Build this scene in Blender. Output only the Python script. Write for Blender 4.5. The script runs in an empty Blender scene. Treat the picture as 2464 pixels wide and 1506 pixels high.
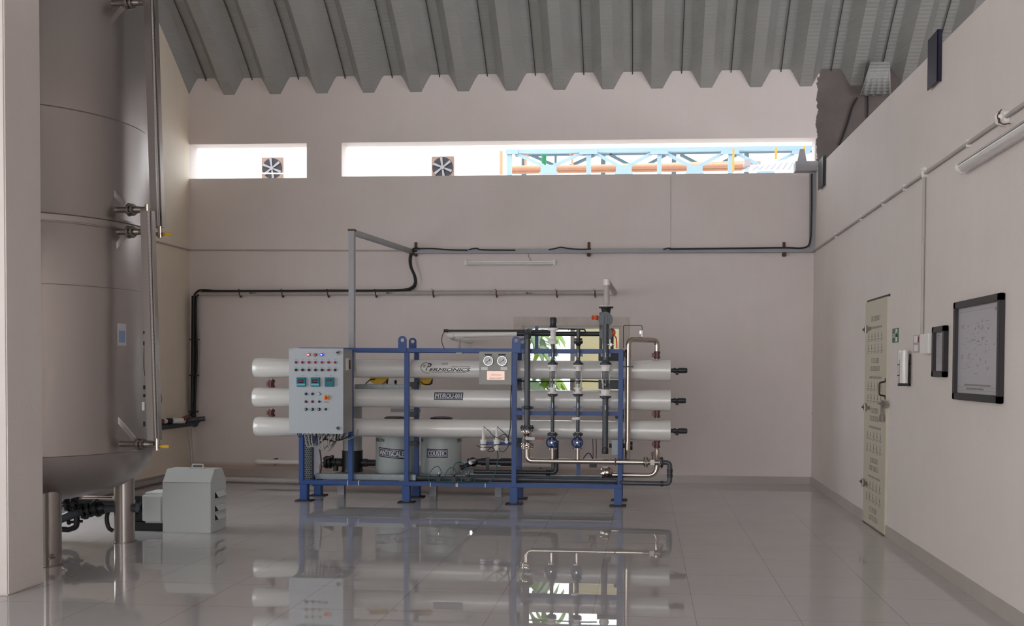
import bpy, bmesh, math, random
from mathutils import Vector, Matrix
random.seed(7)
SC = bpy.context.scene
COL = SC.collection
PI = math.pi

# ------------------------------------------------------------------ camera
F_PX, CX, CY = 2350.0, 1380.0, 945.0
CAM = Vector((0.0, 0.0, 1.5))
def _dir(vx, vy):
    return Vector(((vx-CX)/F_PX, -(vy-CY)/F_PX, -1.0)).normalized()
_dY = _dir(1550, 888)
_dZ = -_dir(850, 90000)
_dZ = (_dZ - _dZ.dot(_dY)*_dY).normalized()
_dX = _dY.cross(_dZ)
ROT = Matrix((_dX, _dY, _dZ))
cd = bpy.data.cameras.new('camera')
cam = bpy.data.objects.new('camera', cd)
COL.objects.link(cam)
cam.matrix_world = Matrix.Translation(CAM) @ ROT.to_4x4()
cd.sensor_fit = 'HORIZONTAL'; cd.sensor_width = 36.0
cd.lens = F_PX*36.0/2464.0
cd.shift_x = (1232-CX)/2464.0
cd.shift_y = (CY-753)/2464.0
cd.clip_start = 0.05; cd.clip_end = 300
SC.camera = cam

# ------------------------------------------------------------------ world, lights, exposure
SC.view_settings.view_transform = 'Standard'
SC.view_settings.look = 'None'
SC.view_settings.gamma = 1.0
SC.view_settings.use_curve_mapping = False
SC.view_settings.exposure = 0.30
wd = bpy.data.worlds.new('sky'); SC.world = wd; wd.use_nodes = True
bg = wd.node_tree.nodes['Background']
bg.inputs['Color'].default_value = (0.93, 0.97, 1.0, 1)
bg.inputs['Strength'].default_value = 3.2
def area(name, loc, rot, sx, sy, power, color):
    l = bpy.data.lights.new(name, 'AREA'); l.shape = 'RECTANGLE'
    l.size = sx; l.size_y = sy; l.energy = power; l.color = color
    o = bpy.data.objects.new(name, l); COL.objects.link(o)
    o.location = loc; o.rotation_euler = rot
    return o
# daylight arriving through the openings of the rear and left walls
area('doorway_daylight', (-2.4, -4.9, 1.75), (PI/2, 0, PI), 6.4, 3.2, 1080, (0.93, 0.96, 1.0))
area('clerestory_daylight', (-0.6, -4.9, 4.5), (PI/2, 0, PI), 8.5, 0.4, 460, (1.0, 0.97, 0.93))
area('left_fill_daylight', (-6.15, 1.6, 2.6), (PI/2, 0, -PI/2), 3.6, 2.2, 80, (0.95, 0.97, 1.0))  # fill lamp at an unseen opening, added to brighten the left side
area('side_doorway_daylight', (-6.19, 8.6, 1.4), (PI/2, 0, -PI/2), 1.4, 2.0, 22, (0.86, 0.93, 1.0))
area('side_bay_daylight', (7.85, 4.5, 3.0), (PI/2, 0, PI/2), 7.0, 2.2, 380, (0.95, 0.97, 1.0))  # area lamp in front of the far right wall, which has no opening
SC.cycles.use_denoising = True
SC.cycles.max_bounces = 10
SC.cycles.diffuse_bounces = 6
SC.cycles.sample_clamp_indirect = 6.0

# ------------------------------------------------------------------ pixel to point on a real plane
def W(px, py, Y):
    d = ROT @ Vector(((px-CX)/F_PX, -(py-CY)/F_PX, -1.0))
    return CAM + d*((Y-CAM.y)/d.y)
def RW(px, py, X=2.2):
    d = ROT @ Vector(((px-CX)/F_PX, -(py-CY)/F_PX, -1.0))
    return CAM + d*((X-CAM.x)/d.x)
def FL(px, py, z=0.0):
    d = ROT @ Vector(((px-CX)/F_PX, -(py-CY)/F_PX, -1.0))
    return CAM + d*((z-CAM.z)/d.z)
def rect(x0, y0, x1, y1, Y):
    cx, cy = (x0+x1)/2, (y0+y1)/2
    return W(x0, cy, Y).x, W(x1, cy, Y).x, W(cx, y1, Y).z, W(cx, y0, Y).z
def S(px, Y): return px*Y/F_PX          # pixel size to metres at depth Y

# ------------------------------------------------------------------ materials
def lin(c):
    return tuple(((v/255)/12.92 if v/255 <= 0.04045 else ((v/255+0.055)/1.055)**2.4) for v in c)
class NT:
    def __init__(s, name):
        s.m = bpy.data.materials.new(name); s.m.use_nodes = True
        s.t = s.m.node_tree; s.b = s.t.nodes['Principled BSDF']
    def n(s, kind, **kw):
        nd = s.t.nodes.new(kind)
        for k, v in kw.items():
            if k in nd.inputs.keys(): nd.inputs[k].default_value = v
            else: setattr(nd, k, v)
        return nd
    def l(s, a, b): s.t.links.new(a, b)
    def coord(s, scale=(1,1,1), kind='Object'):
        tc = s.n('ShaderNodeTexCoord'); mp = s.n('ShaderNodeMapping')
        mp.inputs['Scale'].default_value = scale
        s.l(tc.outputs[kind], mp.inputs['Vector']); return mp.outputs['Vector']
    def geo(s):
        return s.n('ShaderNodeNewGeometry').outputs['Position']
def mat(name, rgb, rough=0.5, metal=0.0, var=0.06, scale=14.0, bump=0.0, stretch=(1,1,1), coat=0.0, spec=0.5, rvar=0.0, pos=False):
    k = NT(name); c = lin(rgb)
    k.b.inputs['Roughness'].default_value = rough
    k.b.inputs['Metallic'].default_value = metal
    k.b.inputs['Specular IOR Level'].default_value = spec
    k.b.inputs['Coat Weight'].default_value = coat
    k.b.inputs['Coat Roughness'].default_value = 0.03
    if pos:
        mp = k.n('ShaderNodeMapping'); mp.inputs['Scale'].default_value = stretch
        k.l(k.geo(), mp.inputs['Vector']); v = mp.outputs['Vector']
    else: v = k.coord(stretch)
    nz = k.n('ShaderNodeTexNoise', Scale=scale, Detail=5.0, Roughness=0.6)
    k.l(v, nz.inputs['Vector'])
    mx = k.n('ShaderNodeMix', data_type='RGBA')
    mx.inputs[6].default_value = tuple(x*(1-var*1.6) for x in c)+(1,)
    mx.inputs[7].default_value = tuple(min(1, x*(1+var*1.6)) for x in c)+(1,)
    k.l(nz.outputs['Fac'], mx.inputs[0]); k.l(mx.outputs[2], k.b.inputs['Base Color'])
    if rvar:
        mr = k.n('ShaderNodeMapRange'); mr.inputs['To Min'].default_value = max(0, rough-rvar); mr.inputs['To Max'].default_value = rough+rvar
        mr.inputs['From Min'].default_value = 0.3; mr.inputs['From Max'].default_value = 0.7
        k.l(nz.outputs['Fac'], mr.inputs['Value']); k.l(mr.outputs[0], k.b.inputs['Roughness'])
    if bump:
        bp = k.n('ShaderNodeBump', Strength=bump, Distance=0.01)
        k.l(nz.outputs['Fac'], bp.inputs['Height']); k.l(bp.outputs['Normal'], k.b.inputs['Normal'])
    return k.m
def emit(name, rgb, st):
    k = NT(name); c = lin(rgb)
    k.b.inputs['Base Color'].default_value = c+(1,)
    k.b.inputs['Emission Color'].default_value = c+(1,)
    k.b.inputs['Emission Strength'].default_value = st
    return k.m
def wall_mat(name, rgb, dark=None, grime=0.0):
    k = NT(name); c = lin(rgb); P = k.geo()
    k.b.inputs['Roughness'].default_value = 0.62
    k.b.inputs['Specular IOR Level'].default_value = 0.3
    n1 = k.n('ShaderNodeTexNoise', Scale=0.7, Detail=6.0, Roughness=0.62); k.l(P, n1.inputs['Vector'])
    mp = k.n('ShaderNodeMapping'); mp.inputs['Scale'].default_value = (9, 9, 0.9); k.l(P, mp.inputs['Vector'])
    n2 = k.n('ShaderNodeTexNoise', Scale=1.0, Detail=4.0, Roughness=0.6); k.l(mp.outputs['Vector'], n2.inputs['Vector'])
    a = k.n('ShaderNodeMath', operation='MULTIPLY_ADD'); k.l(n2.outputs['Fac'], a.inputs[0]); a.inputs[1].default_value = 0.22; k.l(n1.outputs['Fac'], a.inputs[2])
    mr = k.n('ShaderNodeMapRange'); mr.inputs['From Min'].default_value = 0.36; mr.inputs['From Max'].default_value = 0.86
    k.l(a.outputs[0], mr.inputs['Value'])
    mx = k.n('ShaderNodeMix', data_type='RGBA')
    mx.inputs[6].default_value = tuple(v*q for v, q in zip(c, (0.93, 0.92, 0.90)))+(1,)
    mx.inputs[7].default_value = tuple(min(1, v*1.03) for v in c)+(1,)
    k.l(mr.outputs[0], mx.inputs[0]); out = mx.outputs[2]
    sx = k.n('ShaderNodeSeparateXYZ'); k.l(P, sx.inputs[0])
    if grime:                       # old rust-brown splash stain along the wall foot
        m2 = k.n('ShaderNodeMapRange'); m2.inputs['From Min'].default_value = 0.20; m2.inputs['From Max'].default_value = 0.14
        k.l(sx.outputs['Z'], m2.inputs['Value'])
        lx = k.n('ShaderNodeMapRange'); lx.inputs['From Min'].default_value = -0.3; lx.inputs['From Max'].default_value = -0.6
        k.l(sx.outputs['X'], lx.inputs['Value'])
        ml = k.n('ShaderNodeMath', operation='MULTIPLY'); k.l(m2.outputs[0], ml.inputs[0]); k.l(lx.outputs[0], ml.inputs[1])
        ml2 = k.n('ShaderNodeMath', operation='MULTIPLY'); k.l(ml.outputs[0], ml2.inputs[0]); ml2.inputs[1].default_value = grime
        g = k.n('ShaderNodeMix', data_type='RGBA'); k.l(ml2.outputs[0], g.inputs[0]); k.l(out, g.inputs[6])
        g.inputs[7].default_value = lin((176, 146, 130))+(1,); out = g.outputs[2]
    if dark is not None:            # unpainted concrete to the right of a ragged paint edge
        n3 = k.n('ShaderNodeTexNoise', Scale=5.0, Detail=6.0, Roughness=0.7); k.l(P, n3.inputs['Vector'])
        ad = k.n('ShaderNodeMath', operation='MULTIPLY_ADD'); k.l(n3.outputs['Fac'], ad.inputs[0]); ad.inputs[1].default_value = 0.22; k.l(sx.outputs['X'], ad.inputs[2])
        gt = k.n('ShaderNodeMath', operation='GREATER_THAN'); k.l(ad.outputs[0], gt.inputs[0]); gt.inputs[1].default_value = dark
        n4 = k.n('ShaderNodeTexNoise', Scale=1.6, Detail=6.0, Roughness=0.65); k.l(P, n4.inputs['Vector'])
        dk = k.n('ShaderNodeMix', data_type='RGBA'); k.l(n4.outputs['Fac'], dk.inputs[0])
        dk.inputs[6].default_value = lin((74, 66, 62))+(1,); dk.inputs[7].default_value = lin((128, 118, 116))+(1,)
        g = k.n('ShaderNodeMix', data_type='RGBA'); k.l(gt.outputs[0], g.inputs[0]); k.l(out, g.inputs[6]); k.l(dk.outputs[2], g.inputs[7]); out = g.outputs[2]
    k.l(out, k.b.inputs['Base Color'])
    n5 = k.n('ShaderNodeTexNoise', Scale=35.0, Detail=4.0); k.l(P, n5.inputs['Vector'])
    ba = k.n('ShaderNodeMath', operation='MULTIPLY_ADD'); k.l(n1.outputs['Fac'], ba.inputs[0]); ba.inputs[1].default_value = 6.0; k.l(n5.outputs['Fac'], ba.inputs[2])
    bp = k.n('ShaderNodeBump', Strength=0.25, Distance=0.006); k.l(ba.outputs[0], bp.inputs['Height']); k.l(bp.outputs['Normal'], k.b.inputs['Normal'])
    return k.m

TILE = 0.60
def floor_mat(jx, jy):
    k = NT('polished_tile'); P = k.geo()
    sx = k.n('ShaderNodeSeparateXYZ'); k.l(P, sx.inputs[0])
    facs = []
    for ax, j in (('X', jx), ('Y', jy)):
        a = k.n('ShaderNodeMath', operation='SUBTRACT'); k.l(sx.outputs[ax], a.inputs[0]); a.inputs[1].default_value = j-TILE*40
        b = k.n('ShaderNodeMath', operation='MODULO'); k.l(a.outputs[0], b.inputs[0]); b.inputs[1].default_value = TILE
        c = k.n('ShaderNodeMath', operation='LESS_THAN'); k.l(b.outputs[0], c.inputs[0]); c.inputs[1].default_value = 0.0035
        facs.append(c.outputs[0])
    j = k.n('ShaderNodeMath', operation='MAXIMUM'); k.l(facs[0], j.inputs[0]); k.l(facs[1], j.inputs[1])
    nz = k.n('ShaderNodeTexNoise', Scale=1.3, Detail=6.0, Roughness=0.65); k.l(P, nz.inputs['Vector'])
    mx = k.n('ShaderNodeMix', data_type='RGBA'); k.l(nz.outputs['Fac'], mx.inputs[0])
    mx.inputs[6].default_value = lin((172, 167, 168))+(1,); mx.inputs[7].default_value = lin((188, 184, 185))+(1,)
    g = k.n('ShaderNodeMix', data_type='RGBA'); k.l(j.outputs[0], g.inputs[0]); k.l(mx.outputs[2], g.inputs[6]); g.inputs[7].default_value = lin((132, 122, 118))+(1,)
    k.l(g.outputs[2], k.b.inputs['Base Color'])
    mr = k.n('ShaderNodeMapRange'); mr.inputs['From Min'].default_value = 0.3; mr.inputs['From Max'].default_value = 0.8
    mr.inputs['To Min'].default_value = 0.008; mr.inputs['To Max'].default_value = 0.022
    k.l(nz.outputs['Fac'], mr.inputs['Value']); k.l(mr.outputs[0], k.b.inputs['Roughness'])
    k.b.inputs['IOR'].default_value = 1.85
    n2 = k.n('ShaderNodeTexNoise', Scale=1.8, Detail=1.0); k.l(P, n2.inputs['Vector'])
    bp = k.n('ShaderNodeBump', Strength=0.012, Distance=0.01); k.l(n2.outputs['Fac'], bp.inputs['Height']); k.l(bp.outputs['Normal'], k.b.inputs['Normal'])
    return k.m
def roof_mat(name='galvanised_roof_sheet', rgb=(156, 156, 153)):
    k = NT(name); P = k.geo(); c = lin(rgb)
    k.b.inputs['Metallic'].default_value = 0.15; k.b.inputs['Roughness'].default_value = 0.5
    nz = k.n('ShaderNodeTexNoise', Scale=2.0, Detail=5.0); k.l(P, nz.inputs['Vector'])
    mx = k.n('ShaderNodeMix', data_type='RGBA'); k.l(nz.outputs['Fac'], mx.inputs[0])
    mx.inputs[6].default_value = tuple(v*0.85 for v in c)+(1,); mx.inputs[7].default_value = tuple(v*1.12 for v in c)+(1,)
    k.l(mx.outputs[2], k.b.inputs['Base Color'])
    wv = k.n('ShaderNodeTexWave', wave_type='BANDS', bands_direction='Z', Scale=9.5, Distortion=0.15); k.l(P, wv.inputs['Vector'])
    bp = k.n('ShaderNodeBump', Strength=0.30, Distance=0.008); k.l(wv.outputs['Fac'], bp.inputs['Height']); k.l(bp.outputs['Normal'], k.b.inputs['Normal'])
    return k.m
def glass_mat(name, rgb=(235, 240, 240), rough=0.02, alpha=None):
    k = NT(name)
    k.b.inputs['Base Color'].default_value = lin(rgb)+(1,)
    k.b.inputs['Transmission Weight'].default_value = 1.0
    k.b.inputs['Roughness'].default_value = rough
    k.b.inputs['IOR'].default_value = 1.02 if alpha is None else alpha
    return k.m

M = {}
M['wall'] = wall_mat('wall_paint', (222, 213, 210))
M['wall_back'] = wall_mat('wall_paint_back', (223, 213, 211), dark=2.33, grime=0.75)
M['wall_left'] = wall_mat('wall_paint_left_lit', (240, 229, 212))  # wall paint made lighter and warmer, standing in for light on the left wall
M['skirt'] = mat('skirting_tile', (176, 166, 160), 0.25, var=0.05, scale=3, pos=True)
M['roof'] = roof_mat()
M['seam'] = mat('roof_seam_dark', (60, 57, 55), 0.6)
M['steel'] = mat('brushed_stainless', (172, 165, 162), 0.32, 0.92, var=0.05, scale=0.8, bump=0.0, stretch=(3, 3, 0.25))
M['steel_leg'] = mat('satin_stainless_leg', (164, 156, 152), 0.27, 0.95, var=0.10, scale=3, stretch=(4, 4, 0.5))
M['ss'] = mat('polished_stainless_pipe', (190, 178, 168), 0.2, 1.0, var=0.05)
M['ssdark'] = mat('dull_stainless_fitting', (140, 132, 126), 0.35, 0.9, var=0.2, scale=30)
M['blue'] = mat('blue_frame_paint', (40, 73, 134), 0.42, var=0.12, scale=9, pos=True)
M['blueplate'] = mat('pale_blue_clamp', (120, 138, 170), 0.4)
M['bluewheel'] = mat('blue_valve_enamel', (32, 52, 106), 0.3, var=0.2)
M['black'] = mat('black_rubber', (20, 20, 22), 0.45)
M['blackplate'] = mat('black_foot_plate', (26, 25, 27), 0.6)
M['grp'] = mat('white_vessel_gelcoat', (224, 221, 217), 0.35, var=0.02, scale=4, coat=1.0, pos=True)
M['pvc'] = mat('white_pvc', (232, 228, 226), 0.35, var=0.03)
M['pvcold'] = mat('weathered_white_pipe', (176, 168, 164), 0.45, var=0.12, scale=8, pos=True)
M['upvc'] = mat('dark_grey_upvc', (68, 72, 80), 0.34, var=0.06)
M['upvc2'] = mat('charcoal_upvc', (40, 42, 46), 0.4, var=0.08)
M['clamp'] = mat('red_brown_clamp', (98, 50, 44), 0.4, var=0.2, scale=30)
M['panel'] = mat('light_grey_powder_coat', (176, 182, 188), 0.42, var=0.02, scale=40)
M['panelside'] = mat('grey_enclosure_paint', (156, 154, 150), 0.45, var=0.03, scale=40)
M['box'] = mat('pale_grey_sheet_metal', (192, 195, 193), 0.45, var=0.03, scale=4, pos=True)
M['red'] = mat('dark_red_lens', (140, 34, 60), 0.3)
M['redhandle'] = mat('red_handle_sleeve', (128, 58, 58), 0.4)
M['pinkring'] = mat('pale_bezel', (186, 168, 172), 0.35, 0.3)
M['teal'] = mat('teal_meter_case', (22, 108, 124), 0.35)
M['tealpale'] = mat('pale_teal_strip', (112, 182, 190), 0.35)
M['tealdark'] = mat('dark_display_glass', (28, 34, 52), 0.2)
M['digits'] = emit('display_digits', (210, 70, 70), 0.35)
M['tealbtn'] = mat('dark_teal_lens', (26, 76, 98), 0.3)
M['white'] = mat('matt_white', (226, 224, 220), 0.4, var=0.02)
M['yellow'] = mat('yellow_plastic', (214, 168, 30), 0.4, var=0.12)
M['orange'] = mat('orange_plastic', (214, 84, 36), 0.4)
M['amberplate'] = mat('amber_switch_plate', (232, 156, 60), 0.4)
M['lampred'] = emit('lamp_red', (255, 40, 60), 1.6)
M['lampamber'] = mat('lamp_amber_off', (190, 120, 60), 0.25)
M['lampblue'] = emit('lamp_blue', (60, 60, 255), 1.6)
M['lamphot'] = emit('lamp_core', (255, 170, 200), 1.5)
M['lamphotb'] = emit('lamp_core_blue', (190, 180, 255), 1.5)
M['galv'] = mat('galvanised_channel', (140, 146, 150), 0.42, 0.55, var=0.18, scale=22, pos=True)
M['tray'] = mat('grey_painted_tray', (158, 157, 162), 0.5, var=0.10, scale=5, pos=True)
M['rust'] = mat('rusty_bracket', (92, 62, 50), 0.8, var=0.35, scale=40)
M['cable'] = mat('black_cable', (22, 24, 28), 0.45)
M['cablegrey'] = mat('grey_cable', (150, 148, 146), 0.5)
M['hose'] = mat('teal_hose', (36, 78, 84), 0.35)
M['tank'] = mat('translucent_white_plastic', (184, 191, 189), 0.42, var=0.03, scale=3, pos=True)
M['navy'] = mat('navy_label', (18, 20, 48), 0.35)
M['ink'] = mat('dark_print', (34, 32, 40), 0.5)
M['faint'] = mat('faint_grey_print', (128, 122, 120), 0.5)
M['letter'] = mat('white_lettering', (205, 205, 212), 0.4)
M['copper'] = mat('copper_nameplate', (205, 172, 158), 0.3, 0.6, var=0.05)
M['gaugeface'] = mat('gauge_dial', (206, 206, 208), 0.25)
M['door'] = mat('cream_door_skin', (196, 188, 170), 0.4, var=0.03, scale=2, pos=True)
M['paper'] = mat('grey_white_paper', (176, 172, 178), 0.35, var=0.01)
M['frame'] = mat('dark_speckled_frame', (44, 38, 42), 0.4, var=0.4, scale=120)
M['green'] = mat('exit_sign_green', (38, 92, 70), 0.35)
M['tube'] = mat('unlit_fluorescent_tube', (212, 208, 206), 0.2, coat=0.4)
M['chrome'] = mat('chrome', (200, 198, 196), 0.15, 1.0)
M['winframe'] = mat('white_aluminium_frame', (186, 180, 174), 0.35, var=0.03)
M['render'] = mat('patched_cement_surround', (204, 193, 187), 0.7, var=0.14, scale=9, pos=True)
M['winglass'] = glass_mat('window_glass')
M['rotaglass'] = glass_mat('flow_meter_tube', (215, 215, 218), 0.05, 1.2)
M['facade'] = mat('sunlit_white_facade', (240, 240, 240), 0.8, var=0.02, scale=2, pos=True)
M['facade2'] = mat('beige_outer_wall', (182, 172, 140), 0.8, var=0.03, scale=2, pos=True)
M['fanblade'] = mat('fan_blade_grey', (120, 118, 122), 0.5)
M['fandark'] = mat('fan_dark_recess', (30, 28, 34), 0.7)
M['fanframe'] = mat('fan_surround', (122, 100, 88), 0.7)
M['truss'] = mat('pale_blue_steel', (146, 172, 190), 0.5, var=0.04, pos=True)
M['truss2'] = mat('blue_grey_steel', (66, 90, 102), 0.5, var=0.08, pos=True)
M['orangepipe'] = mat('orange_brown_pipe', (190, 138, 110), 0.5, var=0.12, pos=True)
M['greenpipe'] = mat('green_pipe', (0, 112, 66), 0.5)
M['yellowpipe'] = mat('yellow_pipe', (214, 150, 46), 0.5)
M['leaf'] = mat('fresh_leaf', (120, 150, 52), 0.5, var=0.25, scale=6)
M['leaf2'] = mat('grey_green_leaf', (112, 134, 104), 0.5, var=0.2, scale=6)
M['ground'] = mat('pale_outdoor_ground', (190, 186, 180), 0.9, var=0.08, pos=True)
M['sheet'] = mat('white_roof_sheet', (215, 220, 226), 0.5)

# ------------------------------------------------------------------ mesh builder
WL = {}
def wloc(o): return WL.get(o.name, Vector((0, 0, 0)))
class MB:
    def __init__(s): s.v = []; s.f = []; s.mi = []; s.cur = 0
    def add(s, vs, fs):
        o = len(s.v); s.v += [Vector(v) for v in vs]
        s.f += [tuple(i+o for i in f) for f in fs]; s.mi += [s.cur]*len(fs); return s
    def box(s, c, d, rot=None):
        h = [x/2 for x in d]; R = rot or Matrix.Identity(3)
        vs = [Vector(c)+R@Vector((sx*h[0], sy*h[1], sz*h[2])) for sx in (-1, 1) for sy in (-1, 1) for sz in (-1, 1)]
        return s.add(vs, [(0,1,3,2),(4,6,7,5),(0,4,5,1),(2,3,7,6),(0,2,6,4),(1,5,7,3)])
    def box2(s, a, b):
        a, b = Vector(a), Vector(b)
        return s.box((a+b)/2, [abs(x) for x in (b-a)])
    def beam(s, a, b, w, h, up=(0, 0, 1)):
        a, b = Vector(a), Vector(b); d = (b-a); L = d.length; d.normalize()
        u = Vector(up); x = d.cross(u)
        if x.length < 1e-4: x = d.cross(Vector((0, 1, 0)))
        x.normalize(); z = x.cross(d)
        R = Matrix((x, d, z)).transposed()
        return s.box((a+b)/2, (w, L, h), R)
    def lathe(s, prof, p, axis=(0, 0, 1), n=24, caps=True):
        a = Vector(axis).normalized(); t = Vector((1, 0, 0)) if abs(a.x) < 0.9 else Vector((0, 1, 0))
        u = a.cross(t).normalized(); w = a.cross(u); p = Vector(p); vs = []
        for r, h in prof:
            for i in range(n):
                q = 2*PI*i/n; vs.append(p+a*h+(u*math.cos(q)+w*math.sin(q))*r)
        fs = [(j*n+i, j*n+(i+1) % n, (j+1)*n+(i+1) % n, (j+1)*n+i) for j in range(len(prof)-1) for i in range(n)]
        if caps:
            fs.append(tuple(range(n-1, -1, -1))); fs.append(tuple((len(prof)-1)*n+i for i in range(n)))
        return s.add(vs, fs)
    def cyl(s, a, b, r, r2=None, n=20):
        a, b = Vector(a), Vector(b); d = b-a
        return s.lathe([(r, 0), (r2 if r2 is not None else r, d.length)], a, d, n)
    def tube(s, pts, r, bend=0.0, n=12, seg=6):
        pts = [Vector(p) for p in pts]
        if bend and len(pts) > 2:
            out = [pts[0]]
            for i in range(1, len(pts)-1):
                p0, p, p1 = pts[i-1], pts[i], pts[i+1]
                d0 = (p0-p); d1 = (p1-p); l0, l1 = d0.length, d1.length; d0.normalize(); d1.normalize()
                ang = d0.angle(d1, PI)
                if ang > PI-0.02: out.append(p); continue
                t = min(bend/math.tan(ang/2), l0*0.49, l1*0.49); a = p+d0*t; b = p+d1*t
                for k in range(seg+1):
                    q = k/seg; out.append(a.lerp(p, q).lerp(p.lerp(b, q), q))
            out.append(pts[-1]); pts = out
        ds = [(pts[min(i+1, len(pts)-1)]-pts[max(i-1, 0)]).normalized() for i in range(len(pts))]
        t = Vector((0, 0, 1)) if abs(ds[0].z) < 0.9 else Vector((1, 0, 0))
        u = ds[0].cross(t).normalized(); vs = []
        for p, d in zip(pts, ds):
            u = (u-d*u.dot(d)).normalized(); w = d.cross(u)
            for i in range(n):
                q = 2*PI*i/n; vs.append(p+(u*math.cos(q)+w*math.sin(q))*r)
        m = len(pts)
        fs = [(j*n+i, j*n+(i+1) % n, (j+1)*n+(i+1) % n, (j+1)*n+i) for j in range(m-1) for i in range(n)]
        fs.append(tuple(range(n-1, -1, -1))); fs.append(tuple((m-1)*n+i for i in range(n)))
        return s.add(vs, fs)
    def smooth(s, pts, r, n=8, k=6):            # tube through a Catmull-Rom curve
        P = [Vector(p) for p in pts]; P = [P[0]*2-P[1]]+P+[P[-1]*2-P[-2]]; out = []
        for i in range(1, len(P)-2):
            for j in range(k):
                t = j/k; a, b, c, d = P[i-1], P[i], P[i+1], P[i+2]
                out.append(0.5*((2*b)+(c-a)*t+(2*a-5*b+4*c-d)*t*t+(3*b-a-3*c+d)*t**3))
        out.append(P[-2]); return s.tube(out, r, n=n)
    def prism(s, poly, ax, a, b):               # polygon given in the two other axes, extruded from a to b on ax
        def mk(p, t):
            return {0: (t, p[0], p[1]), 1: (p[0], t, p[1]), 2: (p[0], p[1], t)}[ax]
        n = len(poly); vs = [mk(p, a) for p in poly]+[mk(p, b) for p in poly]
        fs = [tuple(range(n)), tuple(range(2*n-1, n-1, -1))]+[(i, (i+1) % n, n+(i+1) % n, n+i) for i in range(n)]
        return s.add(vs, fs)
    def sphere(s, c, r, n=16, sc=(1, 1, 1)):
        pr = [(max(1e-4, math.sin(PI*i/10)*r), -math.cos(PI*i/10)*r) for i in range(11)]
        o = len(s.v); s.lathe(pr, (0, 0, 0), n=n)
        for i in range(o, len(s.v)): v = s.v[i]; s.v[i] = Vector((v.x*sc[0]+c[0], v.y*sc[1]+c[1], v.z*sc[2]+c[2]))
        return s
    def flange(s, p, axis, r, t, bolts=4):
        a = Vector(axis).normalized(); p = Vector(p); s.lathe([(r*0.94, -t/2), (r, -t*0.35), (r, t*0.35), (r*0.94, t/2)], p, a, 20)
        q = Vector((1, 0, 0)) if abs(a.x) < 0.9 else Vector((0, 1, 0)); u = a.cross(q).normalized(); w = a.cross(u)
        for k in range(bolts):
            g = 2*PI*(k+0.5)/bolts; c = p+(u*math.cos(g)+w*math.sin(g))*r*0.76
            s.cyl(c-a*t*0.95, c+a*t*0.95, r*0.13, n=6)
        return s
    def build(s, name, m, parent=None, bevel=0.0, origin=None, angle=35):
        me = bpy.data.meshes.new(name)
        xs = [v.x for v in s.v]; ys = [v.y for v in s.v]; zs = [v.z for v in s.v]
        if origin is None:
            origin = Vector(((min(xs)+max(xs))/2, (min(ys)+max(ys))/2, min(zs) if parent is None else (min(zs)+max(zs))/2))
        me.from_pydata([v-origin for v in s.v], [], s.f)
        ms = m if isinstance(m, (list, tuple)) else [m]
        for x in ms: me.materials.append(M[x] if isinstance(x, str) else x)
        me.polygons.foreach_set('material_index', s.mi)
        bm = bmesh.new(); bm.from_mesh(me); bmesh.ops.recalc_face_normals(bm, faces=bm.faces)
        if bevel:
            es = [e for e in bm.edges if len(e.link_faces) == 2 and e.calc_face_angle(0) > 0.6]
            bmesh.ops.bevel(bm, geom=es, offset=bevel, segments=2, affect='EDGES', clamp_overlap=True)
        bm.to_mesh(me); bm.free()
        me.shade_smooth(); me.set_sharp_from_angle(angle=math.radians(angle))
        o = bpy.data.objects.new(name, me); COL.objects.link(o)
        if parent: o.parent = parent; o.location = origin-wloc(parent)
        else: o.location = origin
        WL[o.name] = Vector(origin); return o
def tag(o, label, cat, group=None):
    o['label'] = label; o['category'] = cat
    if group: o['group'] = group
    return o
def thing(name, label, cat, loc, group=None):
    o = bpy.data.objects.new(name, None); COL.objects.link(o); o.location = loc; WL[o.name] = Vector(loc)
    o.empty_display_size = 0.1
    return tag(o, label, cat, group)
def lab(o, t): o['label'] = t; return o
def struct(name, mb, m, parent=None, **kw):
    o = mb.build(name, m, parent, **kw); o['kind'] = 'structure'; return o
def text_mesh(txt, size, shear=0.0, bold=0.0, spacing=1.0, width=None):
    """flat text triangles centred on the origin, as (verts2d, faces), widened to `width`"""
    cu = bpy.data.curves.new('lettering', 'FONT'); cu.body = txt; cu.size = size; cu.shear = shear; cu.offset = 0.0
    cu.space_character = spacing; cu.align_x = 'CENTER'; cu.align_y = 'CENTER'; cu.resolution_u = 3
    o = bpy.data.objects.new('lettering', cu); COL.objects.link(o)
    bpy.context.view_layer.update()
    me = bpy.data.meshes.new_from_object(o.evaluated_get(bpy.context.evaluated_depsgraph_get()))
    vs = [(v.co.x, v.co.y) for v in me.vertices]; fs = [tuple(p.vertices) for p in me.polygons]
    bpy.data.objects.remove(o); bpy.data.meshes.remove(me); bpy.data.curves.remove(cu)
    x0, x1 = min(v[0] for v in vs), max(v[0] for v in vs); y0, y1 = min(v[1] for v in vs), max(v[1] for v in vs)
    sx = (width/(x1-x0)) if width else 1.0
    base = [((v[0]-(x0+x1)/2)*sx, v[1]-(y0+y1)/2) for v in vs]
    if not bold: return base, fs
    V, Fc = [], []
    for dx, dy in ((-bold, 0), (bold, 0), (0, bold*0.6), (0, -bold*0.6)):
        o_ = len(V); V += [(a+dx, b+dy) for a, b in base]; Fc += [tuple(i+o_ for i in f) for f in fs]
    return V, Fc
def hmap(xc, yc, zc, r, v0=0.0):      # sheet wrapped on a horizontal pipe along X, facing the room
    return lambda u, v, off=0.0: Vector((xc+u, yc-(r+off)*math.cos((v+v0)/r), zc+(r+off)*math.sin((v+v0)/r)))
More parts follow.
